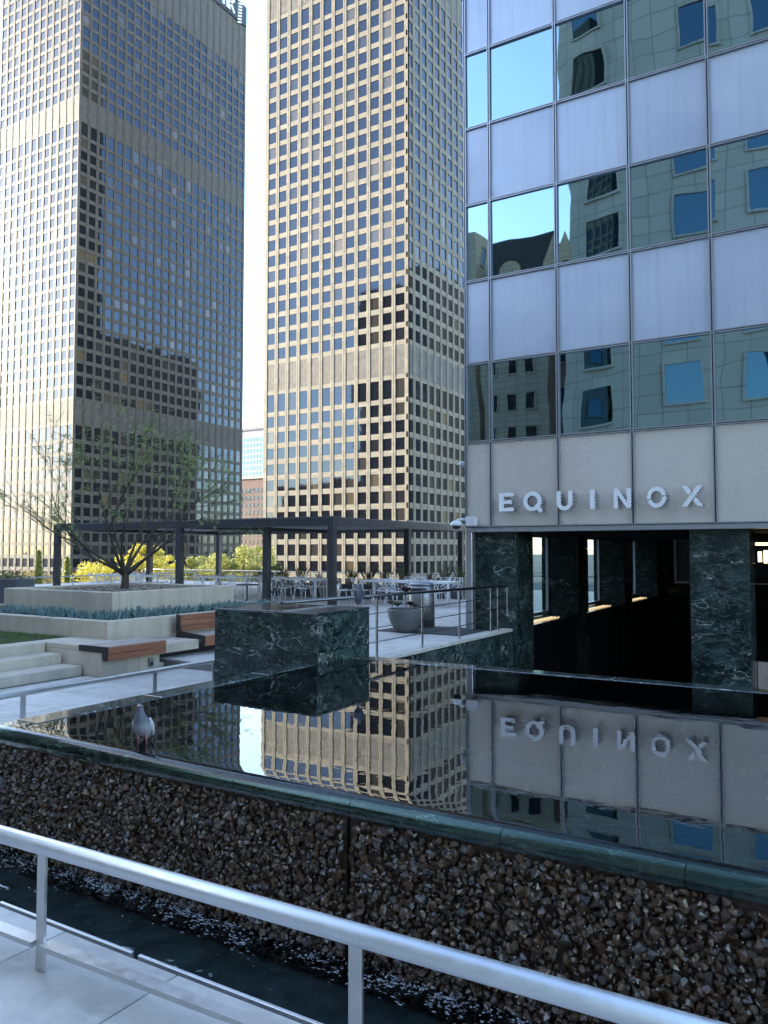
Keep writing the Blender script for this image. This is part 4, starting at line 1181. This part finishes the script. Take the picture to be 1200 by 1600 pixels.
# ================================================================== SMALL TREE (feathery)
def grow_tree(seed, spread, height, limbs=6, levels=5):
    r = random.Random(seed); segs = []; tips = []
    def grow(p, d, L, rad, lv):
        n = 4; pts = [p.copy()]; rr = [rad]
        for k in range(n):
            d = (d + Vector((r.gauss(0, .10), r.gauss(0, .10), r.gauss(0, .07)+.015))).normalized()
            p = p + d*(L/n); pts.append(p.copy()); rr.append(rad*(1-.42*(k+1)/n))
        segs.append((pts, rr, lv))
        if lv >= 3: tips.append((pts, lv))
        if lv < levels:
            nb = r.choice((2, 3, 3)) if lv < 3 else r.choice((2, 2, 3))
            for _ in range(nb):
                i = r.randint(2, 4) if lv > 0 else 4
                ax = Vector((r.gauss(0,1), r.gauss(0,1), r.gauss(0,.6))).normalized()
                nd = (d + ax*r.uniform(.25, .62)).normalized()
                nd.z = max(nd.z, -.12) + (.04 if lv < 3 else -.02)
                grow(pts[i].copy(), nd.normalized(), L*r.uniform(.64, .90), rr[i]*.72, lv+1)
    return segs, tips, grow
TC = Vector(((UPX0+UPX1)/2+.05, (UPY0+UPY1)/2, UPZ-.05))
TR = thing('small_tree', 'small spreading tree with dark branches and sparse feathery leaves in the planter', 'tree', TC)
segs, tips, grow = grow_tree(11, 2.7, 3.7)
rr_ = random.Random(5)
trunk_pts = [Vector((0,0,0)), Vector((.0,.01,.12)), Vector((.015,.0,.27)), Vector((.01,-.01,.36))]
segs.append((trunk_pts, [.095, .080, .072, .066], 0))
for k in range(9):
    a = 2*math.pi*k/9 + rr_.uniform(-.25, .25); el = R((24, 52, 36, 66, 28, 58, 33, 74, 44)[k])
    d = Vector((math.cos(a)*math.cos(el), math.sin(a)*math.cos(el), math.sin(el)))
    grow(Vector((0, 0, .26+.03*(k % 4))), d, rr_.uniform(1.15, 1.36)*(1.0 if el < .8 else 1.1), .034, 1)
wood_m = MB(); twig = MB()
for pts, rad, lv in segs:
    rad = [max(x, .0035) for x in rad]
    (wood_m if lv <= 2 else twig).tube(pts, rad, 7 if lv < 2 else 5 if lv < 3 else 4, False)
wood_m.build('trunk', M['bark'], TR, True)
tag(twig.build('branches', M['bark'], TR, True), kind='stuff')
lf = []; 
for pts, lv in tips:
    if lv < 4: continue
    for k in range(len(pts)-1):
        for q in range(3):
            if rng.random() < .58: continue
            b0 = pts[k].lerp(pts[k+1], rng.random()); d = Vector(rng.normal(size=3)); d.z = d.z*.4-.25; d.normalize()
            sd = d.cross(Vector((0, 0, 1))).normalized(); L = rng.uniform(.08, .19)
            for j in range(6):
                c = b0 + d*(L*(j+1)/6); s = rng.uniform(.013, .024)
                for sg in (-1, 1):
                    e = sd*sg; tp_ = c+e*s*2.1+d*s*.5
                    lf.append((c, c+e*s+d*s*.55, tp_, c+e*s-d*s*.25))
lm_ = MB(); lm_.v = [tuple(p) for q in lf for p in q]; lm_.f = [(4*i, 4*i+1, 4*i+2, 4*i+3) for i in range(len(lf))]; lm_.m = [0]*len(lf)
tag(lm_.build('crown', M['leaf_fine'], TR), kind='stuff')

# ================================================================== PERGOLA
PX1, PY0, PX0, PY1, PZ = -13.9, 20.0, -27.5, 29.5, 2.75
PG = thing('pergola', 'large charcoal metal pergola with flat louvred roof over the tables', 'pergola', (PX1, PY0, TERR))
def PB(x0, x1, y0, y1, z0, z1, name, c=.01):
    m = MB(); m.cbox(x0-PX1, x1-PX1, y0-PY0, y1-PY0, z0-TERR, z1-TERR, c); return m.build(name, M['pergola'], PG)
for (x, y) in ((PX1-.12, PY0+.12), (-20.6, PY0+.12), (PX0+.12, PY0+.12), (PX1-.12, 24.9), (PX1-.12, PY1-.12), (PX0+.12, PY1-.12), (PX0+.12, 24.9), (-16.95, PY0+.5), (-20.6, PY1-.12)):
    PB(x-.11, x+.11, y-.11, y+.11, TERR, PZ-.271, 'post')
BH = .27
PB(PX0, PX1, PY0, PY0+.16, PZ-BH, PZ, 'beam'); PB(PX0, PX1, PY1-.16, PY1, PZ-BH, PZ, 'beam')
PB(PX0, PX0+.16, PY0+.161, PY1-.161, PZ-BH, PZ, 'beam'); PB(PX1-.16, PX1, PY0+.161, PY1-.161, PZ-BH, PZ, 'beam')
PB(-20.68, -20.52, PY0+.161, PY1-.161, PZ-BH, PZ-.002, 'beam')
y = PY0+.2
while y < PY1-.35:
    for (xa, xb) in ((PX0+.165, -20.685), (-20.515, PX1-.165)):
        m = MB(); m.bar((xa-PX1, y+.1-PY0, PZ-.10-TERR), (xb-PX1, y+.1-PY0, PZ-.10-TERR), .20, .03, (0, .18, 1)); m.build('roof_slat', M['pergola'], PG)
    y += .225
for k in range(60):
    x = PX0+.2+k*.228
    m = MB(); m.box(x-PX1, x+.10-PX1, .02, .14, PZ+.001-TERR, PZ+.022-TERR)
    m.build('roof_clip', M['pergola'], PG)

# ================================================================== TERRACE FURNITURE
def chair_proto():
    t = thing('lattice_chair', 'white chair', 'chair', (0,0,0))
    r = random.Random(4)
    def shell(u, v):   # u -1..1 across, v 0..1 from the front edge to the top of the back
        if v < .5:
            y = -.22+.44*(v/.5); z = .45-.02*math.sin(v/.5*math.pi)+.03*u*u
        else:
            f = (v-.5)/.5; y = .22+.12*f*f+.03*f; z = .45+.40*f**.85
        wd = .23 if v < .5 else .23-.03*((v-.5)/.5)
        if v > .5: y -= .05*u*u
        return Vector((u*wd, y, z))
    nu, nv = 6, 13; P = {}
    for j in range(nv+1):
        for i in range(nu+1):
            u = -1+2*i/nu; v = j/nv
            if 0 < i < nu: u += r.uniform(-.10, .10)+(.16 if j % 2 else -.0)
            if 0 < j < nv: v += r.uniform(-.02, .02)
            P[i, j] = shell(max(-1, min(1, u)), max(0, min(1, v)))
    back = MB(); seat = MB()
    for j in range(nv+1):
        for i in range(nu+1):
            mb = seat if j < nv//2+1 else back
            if i < nu and (j in (0, nv) or r.random() < .52): mb.bar(P[i,j], P[i+1,j], .012, .012)
            if j < nv and (i in (0, nu) or (i+j) % 2 == 0 or r.random() < .35): mb.bar(P[i,j], P[i,j+1], .013, .012)
            if i < nu and j < nv and r.random() < .3: mb.bar(P[i,j], P[i+1,j+1], .011, .011)
    seat.build('seat', M['white_paint'], t); back.build('backrest', M['white_paint'], t)
    for sx in (-1, 1):
        for sy, yb in ((-1, -.25), (1, .30)):
            m = MB(); m.tube([(sx*.19, sy*.19, .44), (sx*.24, yb, 0)], [.014, .010], 8); m.build('leg', M['white_paint'], t, True)
    return t
def table_proto(L, Wd, mat, name):
    t = thing(name, 'table', 'table', (0,0,0))
    m = MB(); m.cbox(-L/2, L/2, -Wd/2, Wd/2, .70, .765, .006); m.build('tabletop', mat, t)
    for sx in (-1, 1):
        for sy in (-1, 1):
            x, y = sx*(L/2-.04), sy*(Wd/2-.04)
            m = MB(); m.cbox(x-.035, x+.035, y-.035, y+.035, 0, .699, .005); m.build('leg', mat, t)
    return t
tables = [(149, 190, 'white table nearest the terrace corner railing, half hidden by the planter'),
          (196, 246, 'white table behind the tree trunk, half hidden by the planter'),
          (313, 386, 'white table under the pergola beside the black bistro table'),
          (417, 493, 'white table between the two pergola posts, with dark edge showing'),
          (563, 642, 'white table behind the pigeon and the marble block'),
          (652, 697, 'white table behind the steel litter bin')]
proto = None
tpos = []
for px0, px1, lab in tables:
    a, b_ = on_z((px0+px1)/2, 905, .735), None
    d = 21.6 if px0 > 300 else 21.2
    A, B = on_y(px0, 905, d), on_y(px1, 905, d)
    L = B.x-A.x; L = max(1.2, min(2.2, L))
    t = table_proto(L, .8, M['white_paint'], 'patio_table')
    t.location = ((A.x+B.x)/2, d+.4, TERR); tag(t, lab, 'table', 'white terrace tables'); tpos.append(((A.x+B.x)/2, d+.4, L))
CH = chair_proto()
names = ['the far corner table', 'table behind tree trunk', 'table by bistro set', 'table between pergola posts', 'table behind pigeon', 'table behind litter bin']
first = True
for k, (x, y, L) in enumerate(tpos):
    for side in (-1, 1):
        n = 2 if L < 1.6 else 3
        for i in range(n):
            cx = x - L/2 + L*(i+.5)/n + random.uniform(-.08, .08); cy = y + side*(.62+random.uniform(-.04, .14))
            if first: o = CH; first = False
            else: o = copy_tree(CH)
            o.location = (cx, cy, TERR); o.rotation_euler = (0, 0, (0 if side > 0 else math.pi)+random.uniform(-.25, .25))
            tag(o, 'white lattice chair, %s seat on the %s side of %s' % (('lawn-end', 'bin-end')[i] if n == 2 else ('lawn-end', 'middle', 'bin-end')[i], 'pool' if side < 0 else 'street', names[k]), 'chair', 'white lattice chairs at the terrace tables')
# an extra pulled-out chair
p = on_z(543, 948, TERR)
o = copy_tree(CH, None, (-14.2, 21.0, TERR), R(150)); tag(o, 'white lattice chair pulled out beside the tall pergola corner post', 'chair', 'white lattice chairs at the terrace tables')
# black bistro table and chair
p = on_y(386, 930, 18.6)
bt = thing('bistro_table', 'small black round bistro table behind the concrete planter', 'table', (p.x, 18.6, TERR))
m = MB(); m.lathe([(.02,.66),(.34,.66),(.35,.675),(.34,.69),(.02,.69)], 28); m.build('tabletop', M['black'], bt, True)
m = MB(); m.tube([(0,0,.02),(0,0,.659)], .025, 10); m.build('stem', M['black'], bt, True)
m = MB(); m.lathe([(.22,.0),(.22,.012),(.05,.03),(.02,.03)], 24); m.build('base', M['black'], bt)
bc = copy_tree(CH, None, (p.x+.75, 18.9, TERR), R(-70))
tag(bc, 'black lattice chair beside the small bistro table', 'chair')
for ch in bc.children:
    ch.data = ch.data.copy(); ch.data.materials.clear(); ch.data.materials.append(M['black'])

# ---- litter bin
c = on_z(651, 982, TERR)
LB = thing('litter_bin', 'rounded stainless steel litter bin with a dark slot opening', 'litter bin', (c.x, c.y+.25, TERR), R(20))
rb = .29
m = MB(); m.lathe([(.265,.0),(.27,.03),(.27,.04),(rb,.045),(rb,.93),(rb-.01,.94)], 40); m.build('body', M['steel'], LB, True)
m = MB(); m.lathe([(rb+.004,.945),(rb+.004,.975),(rb-.02,1.01),(rb-.10,1.035),(.05,1.045),(.005,1.046)], 40); m.build('lid', M['steel'], LB, True)
m = MB()
for k in range(10):
    a0, a1 = R(-150+k*9), R(-150+(k+1)*9)
    m.add([(rb*1.012*math.cos(a0), rb*1.012*math.sin(a0), .80), (rb*1.012*math.cos(a1), rb*1.012*math.sin(a1), .80), (rb*1.012*math.cos(a1), rb*1.012*math.sin(a1), .89), (rb*1.012*math.cos(a0), rb*1.012*math.sin(a0), .89)], [(0,1,2,3)])
m.build('slot', M['black'], LB)
m = MB(); m.bar((rb*math.cos(R(-20))*1.01, rb*math.sin(R(-20))*1.01, .06), (rb*math.cos(R(-20))*1.01, rb*math.sin(R(-20))*1.01, .92), .02, .02, (1,0,0)); m.build('door_seam', M['dark_rail'], LB)

# ---- bowl planter with rosettes
c = on_z(628, 989, TERR)
BW = thing('bowl_planter', 'grey bowl planter standing on the terrace before the litter bin', 'planter', (c.x, c.y+.18, TERR))
m = MB(); m.lathe([(.15,.0),(.19,.01),(.27,.09),(.34,.21),(.385,.36),(.395,.46),(.40,.495),(.375,.50),(.365,.47),(.355,.44),(.01,.44)], 48); m.build('bowl', M['bowl'], BW, True)
m = MB(); m.lathe([(.35,.441),(.2,.452),(.01,.46)], 24); m.build('soil', M['soil'], BW)
def rosette(mb, c, s, n=22, tilt=(0,0)):
    for k in range(n):
        a = k*2.39996; f = (k+1)/n; L = s*(.35+.65*f); el = R(75-60*f)
        d = Vector((math.cos(a)*math.cos(el)+tilt[0], math.sin(a)*math.cos(el)+tilt[1], math.sin(el))).normalized(); sd = d.cross(Vector((0,0,1))).normalized(); nu = sd.cross(d)
        c0 = Vector(c); mid = c0+d*L*.62; w_ = L*.26
        mb.add([c0-sd*w_*.3, c0+sd*w_*.3, mid+sd*w_+nu*.004, c0+d*L+nu*.012, mid-sd*w_+nu*.004], [(0,1,2,3,4)])
def rosette_plant(label, mat, px, py, s, stem, grp='rosette succulents in the bowl'):
    pt = on_y(px, py, c.y+.18); o = thing('rosette_succulent', label, 'succulent', (pt.x, c.y+.18+random.uniform(-.12, .05), TERR+.44), 0, grp)
    s *= 1.35; stem += .05
    m = MB(); m.tube([(0,0,.0),(0,0,stem)], .010, 6); m.build('stem', M['bark_pale'], o)
    m = MB(); rosette(m, (0,0,stem), s); m.build('leaves', mat, o)
rosette_plant('tall dark red rosette succulent rising from the bowl planter', M['leaf_red'], 636, 945, .17, .36)
rosette_plant('dark red rosette on the left rim of the bowl planter', M['leaf_red'], 612, 958, .14, .08)
rosette_plant('low sage green rosette in the middle of the bowl planter', M['leaf_sage'], 624, 957, .17, .06)
rosette_plant('dark rosette low on the right of the bowl planter', M['leaf_red'], 642, 957, .13, .08)
rosette_plant('small yellow green rosette at the right rim of the bowl planter', M['leaf_sage'], 648, 957, .12, .05)

# ---- far terrace railing, long planters, grasses
FR = thing('terrace_railing', 'thin metal railing along the far edge of the terrace', 'railing', (-36, 32.4, TERR-.3))
zr = .60-(TERR-.3)
m = MB(); m.tube([(0,0,zr),(34,0,zr)], .028, 8); m.build('top_rail', M['steel'], FR, True)
m = MB(); m.tube([(0,0,zr-.38),(34,0,zr-.38)], .012, 6); m.build('rail', M['steel'], FR, True)
for k in range(18):
    m = MB(); m.cbox(k*1.95-.02, k*1.95+.02, -.012, .012, 0, zr-.02, .002); m.build('post', M['steel'], FR)
SR = thing('terrace_railing', 'thin metal railing along the side of the terrace behind the planter', 'railing', (-31.5, 12, TERR))
zr = on_x(30, 903, -31.5).z-TERR
m = MB(); m.tube([(0,-2,zr),(0,20.2,zr)], .03, 8); m.build('top_rail', M['steel'], SR, True)
m = MB(); m.tube([(0,-2,zr-.30),(0,20.2,zr-.30)], .012, 6); m.build('rail', M['steel'], SR, True)
for k in range(9):
    m = MB(); m.cbox(-.012, .012, k*2.4-.03, k*2.4+.03, 0, zr-.02, .002); m.build('post', M['steel'], SR)
def trough_planter(px0, px1, Y, label, grass_n):
    A, B = on_y(px0, 925, Y), on_y(px1, 925, Y)
    t = thing('trough_planter', label, 'planter', (A.x, Y, TERR), 0, 'charcoal trough planters along the terrace edge')
    L = B.x-A.x
    m = MB(); m.cbox(0, L-.06, 0, .55, 0, .50, .012); m.build('box', M['planter_grey'], t)
    m = MB(); m.box(.04, L-.1, .04, .51, .501, .506); m.build('soil', M['soil'], t)
    for k in range(grass_n):
        g_ = MB(); s = rng.uniform(.5, .85)
        for q in range(46):
            a = rng.uniform(0, 6.28); t_ = rng.uniform(.02, .5); Lh = s*rng.uniform(.6, 1.1); d = Vector((math.cos(a)*math.sin(t_), math.sin(a)*math.sin(t_), math.cos(t_)))
            sd = d.cross(Vector((0,0,1))).normalized()*.007; b0 = Vector((rng.normal(0, .04), rng.normal(0, .04), 0)); e = b0+d*Lh+Vector((d.x, d.y, 0))*Lh*.2
            g_.add([b0-sd, b0+sd, b0+d*Lh*.6+sd*.8, e, b0+d*Lh*.6-sd*.8], [(0,1,2,3,4)])
        o = g_.build('ornamental_grass', M['leaf_blade'], None, loc=(A.x+L*(k+.5)/grass_n, Y+.28, TERR+.506))
        tag(o, 'tuft of thin green ornamental grass growing in ' + label.replace('charcoal ', 'the '), 'grass', 'ornamental grasses in the trough planters')
trough_planter(424, 505, 23.7, 'charcoal trough planter left of the tall pergola corner post', 3)
trough_planter(530, 636, 23.7, 'charcoal trough planter behind the pulled-out white chairs', 4)
trough_planter(654, 725, 25.2, 'charcoal trough planter behind the steel litter bin', 3)
tA = on_y(-30, 915, 12.6)
t = thing('trough_planter', 'charcoal trough planter beside the end of the upper concrete planter', 'planter', (-19.0, 12.6, TERR), 0, 'charcoal trough planters along the terrace edge')
m = MB(); m.cbox(-2.2, 0.2, 0, .55, 0, .98, .012); m.build('box', M['planter_grey'], t)
for k in range(7):
    hm = MB()
    for q in range(160):
        c0 = Vector(rng.normal(0, .14, 3)); c0.z = abs(c0.z)*.7; d = Vector(rng.normal(size=3)).normalized(); sd = d.cross(Vector((0,0,1))).normalized()*.02
        hm.add([c0-sd, c0+d*.03, c0+sd, c0-d*.03], [(0,1,2,3)])
    o = hm.build('low_shrub', M['leaf_olive'], None, loc=(-21.0+k*.33, 12.88, TERR+.985)); tag(o, 'small dark leafy shrub in the trough beside the upper planter', 'shrub', 'small shrubs in the side trough')

# ================================================================== TREES BEYOND THE TERRACE
def leafy_tree(name, label, base, h, rx, ry_, rz_, mat, n, leaf=.16, trunk_mat=None, seed=1, grp='street trees beyond the terrace'):
    r = np.random.default_rng(seed); t = thing(name, label, 'tree', base, 0, grp)
    m = MB(); top = h-rz_*1.1
    m.tube([(0,0,0),(.1,.05,top*.5),(0,0,top)], [.22,.17,.12], 8)
    cl = []
    for k in range(60):
        while True:
            q = r.uniform(-1, 1, 3)
            if .12 < np.dot(q, q) < 1: break
        cl.append((q*(rx, ry_, rz_)*.88+(0, 0, h-rz_), r.uniform(.28, .6)*rx*.42))
    for q, s in cl[:26]:
        m.tube([(0,0,top*.85), (q[0]*.45, q[1]*.45, (top+q[2])*.5), tuple(q)], [.09,.05,.015], 5, False)
    m.build('trunk', trunk_mat or M['bark_pale'], t, True)
    per = n//len(cl); V = []; 
    for q, s in cl:
        d = r.normal(size=(per, 3)); d /= np.linalg.norm(d, axis=1)[:, None]; rad = s*r.uniform(.35, 1, (per, 1))**.6
        c0 = q + d*rad*(1, 1, .75)
        a = r.normal(size=(per, 3)); a /= np.linalg.norm(a, axis=1)[:, None]; b = np.cross(a, d+.01); b /= np.linalg.norm(b, axis=1)[:, None]+1e-6
        L = leaf*r.uniform(.6, 1.2, (per, 1))
        V.append(np.stack([c0-a*L*.5, c0+b*L*.28, c0+a*L*.5, c0-b*L*.28], 1))
    V = np.concatenate(V).reshape(-1, 3); cm = MB(); cm.v = V.tolist(); cm.f = [(4*i,4*i+1,4*i+2,4*i+3) for i in range(len(V)//4)]; cm.m = [0]*len(cm.f)
    tag(cm.build('crown', mat, t), kind='stuff')
def tree_at(px, ptop, dist, wpx, hpx, **k):
    d = ray(px, ptop); s = dist/Vector((d.x, d.y, 0)).length; P_ = EYE+d*s
    sc = dist/FPX; rx = wpx*sc/2; rz_ = hpx*sc/2
    leafy_tree(base=(P_.x, P_.y, -10), h=P_.z+10, rx=rx, ry_=rx, rz_=rz_, **k)
tree_at(150, 868, 58, 110, 90, name='street_tree', label='bright yellow autumn tree behind the small planter tree, lower one', mat=M['leaf_yellow'], n=9000, seed=3)
tree_at(222, 845, 56, 95, 110, name='street_tree', label='tallest bright yellow autumn tree behind the planter tree', mat=M['leaf_yellow'], n=10000, seed=4)
tree_at(272, 862, 60, 80, 90, name='street_tree', label='yellow autumn tree merging into the greener tree', mat=M['leaf_yellow'], n=8000, seed=5)
tree_at(318, 858, 54, 100, 100, name='street_tree', label='yellow green tree behind the middle of the pergola', mat=M['leaf_lime'], n=11000, seed=6)
tree_at(382, 838, 52, 125, 130, name='street_tree', label='large lime green tree filling the pergola opening', mat=M['leaf_lime'], n=14000, seed=7)
tree_at(30, 886, 62, 110, 60, name='street_tree', label='pale cream leaved tree low behind the side railing', mat=M['leaf_pale'], n=7000, seed=8)
tree_at(425, 872, 50, 60, 70, name='street_tree', label='sparse olive tree in front of the sunlit tower', mat=M['leaf_olive'], n=4000, seed=9)
def cypress(px, ptop, dist, wpx, label, seed):
    r = np.random.default_rng(seed); d = ray(px, ptop); s = dist/Vector((d.x, d.y, 0)).length; P_ = EYE+d*s; h = P_.z+10; w0 = wpx*dist/FPX/2
    t = thing('cypress_tree', label, 'tree', (P_.x, P_.y, -10), 0, 'slender cypress trees')
    m = MB(); m.tube([(0,0,0),(0,0,h*.9)], [.12,.03], 6); m.build('trunk', M['bark_pale'], t)
    n = 5000; f = r.uniform(.25, 1, n)**.8; a = r.uniform(0, 6.28, n); rad = w0*np.sqrt(np.clip((1-f)*2.5, 0, 1))*r.uniform(.5, 1, n)+.02
    c0 = np.column_stack([np.cos(a)*rad, np.sin(a)*rad, f*h]); u = r.normal(size=(n, 3))*.05+(0, 0, .09); v_ = r.normal(size=(n, 3))*.05
    V = np.stack([c0-u, c0+v_, c0+u, c0-v_], 1).reshape(-1, 3); cm = MB(); cm.v = V.tolist(); cm.f = [(4*i,4*i+1,4*i+2,4*i+3) for i in range(n)]; cm.m = [0]*n
    tag(cm.build('crown', M['leaf_lime'], t), kind='stuff')
cypress(61, 862, 50, 13, 'slender columnar cypress left of the pergola end post', 1)
cypress(105, 872, 52, 11, 'shorter slender cypress right of the pergola end post', 2)

# ================================================================== PIGEONS
def pigeon(label, loc, rz, head_up=True, dark=1.0):
    t = thing('pigeon', label, 'pigeon', loc, rz, None)
    if head_up:
        prof = [(-.185,.085,.016,.006),(-.15,.098,.030,.010),(-.11,.112,.036,.020),(-.07,.125,.050,.042),(-.02,.138,.062,.058),(.03,.155,.064,.062),(.062,.180,.052,.052),(.078,.205,.038,.038),(.086,.228,.028,.028),(.092,.248,.025,.026),(.102,.262,.024,.026),(.117,.266,.018,.020),(.128,.262,.010,.012)]
    else:
        prof = [(-.185,.060,.016,.006),(-.15,.078,.030,.010),(-.11,.100,.038,.022),(-.07,.122,.052,.044),(-.02,.148,.062,.058),(.02,.172,.062,.060),(.045,.198,.050,.050),(.055,.222,.038,.038),(.062,.242,.028,.028),(.070,.258,.025,.026),(.084,.268,.024,.025),(.100,.266,.018,.020),(.110,.260,.010,.012)]
    def sh(x, z): return (x*.80, z+.36*x-.012) if head_up else (x*.9, z+.12*x)
    prof = [(*sh(x, z), a_, b__) for x, z, a_, b__ in prof]
    n = 16; m = MB(); vs = []; fs = []
    for i, (x, z, rw, rh) in enumerate(prof):
        a = prof[max(0, i-1)]; b_ = prof[min(len(prof)-1, i+1)]; tx, tz = b_[0]-a[0], b_[1]-a[1]; L = math.hypot(tx, tz); nx_, nz_ = -tz/L, tx/L
        for k in range(n):
            an = 2*math.pi*k/n; vs.append((x+nx_*rh*math.sin(an), rw*math.cos(an), z+nz_*rh*math.sin(an)))
    for i in range(len(prof)-1):
        for k in range(n): fs.append((i*n+k, i*n+(k+1) % n, (i+1)*n+(k+1) % n, (i+1)*n+k))
    fs.append(tuple(range(n-1, -1, -1))); fs.append(tuple((len(prof)-1)*n+k for k in range(n)))
    m.add(vs, fs); bo_ = m.build('body', M['pigeon_dark'] if dark < .8 else M['pigeon'], t, True, True)
    sd = bo_.modifiers.new('sub', 'SUBSURF'); sd.levels = 1; sd.render_levels = 1
    for s in (-1, 1):
        w = MB(); wp = [(.045,.165,.050),(.02,.168,.058),(-.03,.158,.062),(-.08,.135,.054),(-.125,.112,.040),(-.165,.092,.022)]
        dz = .012 if not head_up else 0
        wp = [(*sh(x, z), y) for x, z, y in wp]
        vs = []; nn = 7
        for i, (x, z, y) in enumerate(wp):
            hgt = .050*(1-.13*i) if i < 5 else .012
            if i == 0: hgt = .03
            for k in range(nn):
                f = k/(nn-1)*2-1; vs.append((x-.012*abs(f), s*(y+.009-.016*f*f), z+dz+f*hgt*(1 if not head_up else .95)-.006))
        fs = [(i*nn+k, i*nn+k+1, (i+1)*nn+k+1, (i+1)*nn+k) for i in range(len(wp)-1) for k in range(nn-1)]
        w.mi = 0; w.add(vs, fs)
        for q in range(len(w.f)):
            if q // (nn-1) == 3 and dark >= .8: w.m[q] = 1 if (q % (nn-1)) < 4 else 0
        wo = w.build('wing', [M['pigeon_wing'] if dark >= .8 else M['pigeon_dark'], M['pigeon_bar']], t, True)
        so2 = wo.modifiers.new('thick', 'SOLIDIFY'); so2.thickness = .006
        lg = MB(); lx_ = .0; lg.tube([(lx_-.005, s*.028, .10), (lx_+.004, s*.028, .05), (lx_-.004, s*.028, .006)], [.013,.0042,.0036], 7)
        for an in (-.5, 0, .5, math.pi):
            LL = .034 if an != math.pi else .018
            lg.tube([(lx_-.004, s*.028, .006), (lx_-.004+LL*math.cos(an), s*.028+LL*math.sin(an), .004)], [.0034,.002], 5)
        lg.build('leg', M['pigeon_leg'], t, True)
        e = MB(); hx, hz = sh(.108,.264) if head_up else sh(.092,.267)
        e.lathe([(.0005,-.004),(.003,-.0025),(.0042,0),(.003,.0025),(.0005,.004)], 8, (hx, s*.0215, hz)); e.build('eye', M['pigeon_eye'], t, True)
    bk = MB(); hx, hz = sh(.126,.261) if head_up else sh(.108,.259)
    bk.tube([(hx,0,hz),(hx+.014,0,hz-.004),(hx+.024,0,hz-.010)], [.0075,.005,.0012], 8); bk.build('beak', M['pigeon_beak'], t, True)
    ce = MB(); ce.lathe([(.001,-.004),(.006,-.002),(.0065,.001),(.002,.005)], 8, (hx+.004,0,hz+.005)); ce.build('cere', M['white_paint'], t, True)
    return t
def pig_mat(name, lo, hi, zsplit):
    t = NT(name); sep = t.new('ShaderNodeSeparateXYZ'); t.lk(t.co('Object'), sep.inputs[0])
    f = t.math('ADD', sep.outputs[2], t.math('MULTIPLY', t.noise(t.co('Object'), 40, 3), .03))
    t.set(Base_Color=t.ramp(t.math('MULTIPLY', f, 3.3), [(zsplit-.08, lo), (zsplit+.06, hi)]), Roughness=.6)
    t.bump(t.noise(t.co('Object', (60, 140, 140)), 1, 3), .25, .003); return t.m
M['pigeon'] = pig_mat('pigeon_grey', (.22, .23, .27), (.085, .095, .13), .62)
M['pigeon_dark'] = plain('dark_pigeon_grey', (.045, .05, .068), .6, 0, .3, 40, .2)
M['pigeon_wing'] = plain('pale_wing_grey', (.36, .38, .43), .6, 0, .15, 40, .2)
M['pigeon_bar'] = plain('wing_bar', (.03, .03, .035), .6)
M['pigeon_leg'] = plain('coral_leg', (.30, .12, .11), .6)
M['pigeon_eye'] = plain('orange_eye', (.5, .16, .03), .2)
M['pigeon_beak'] = plain('dark_beak', (.05, .045, .045), .5)
p = on_z(222, 1166, ZW-.008)
pigeon('grey pigeon with pale barred wings standing in the pool shallows', (p.x, p.y, ZW-.010), R(-56))
p = on_z(566, 945, BZ)
pigeon('dark grey pigeon perched on the marble block, seen from behind', (BX1-.075, BY1-.12, BZ), R(118), False, .5)
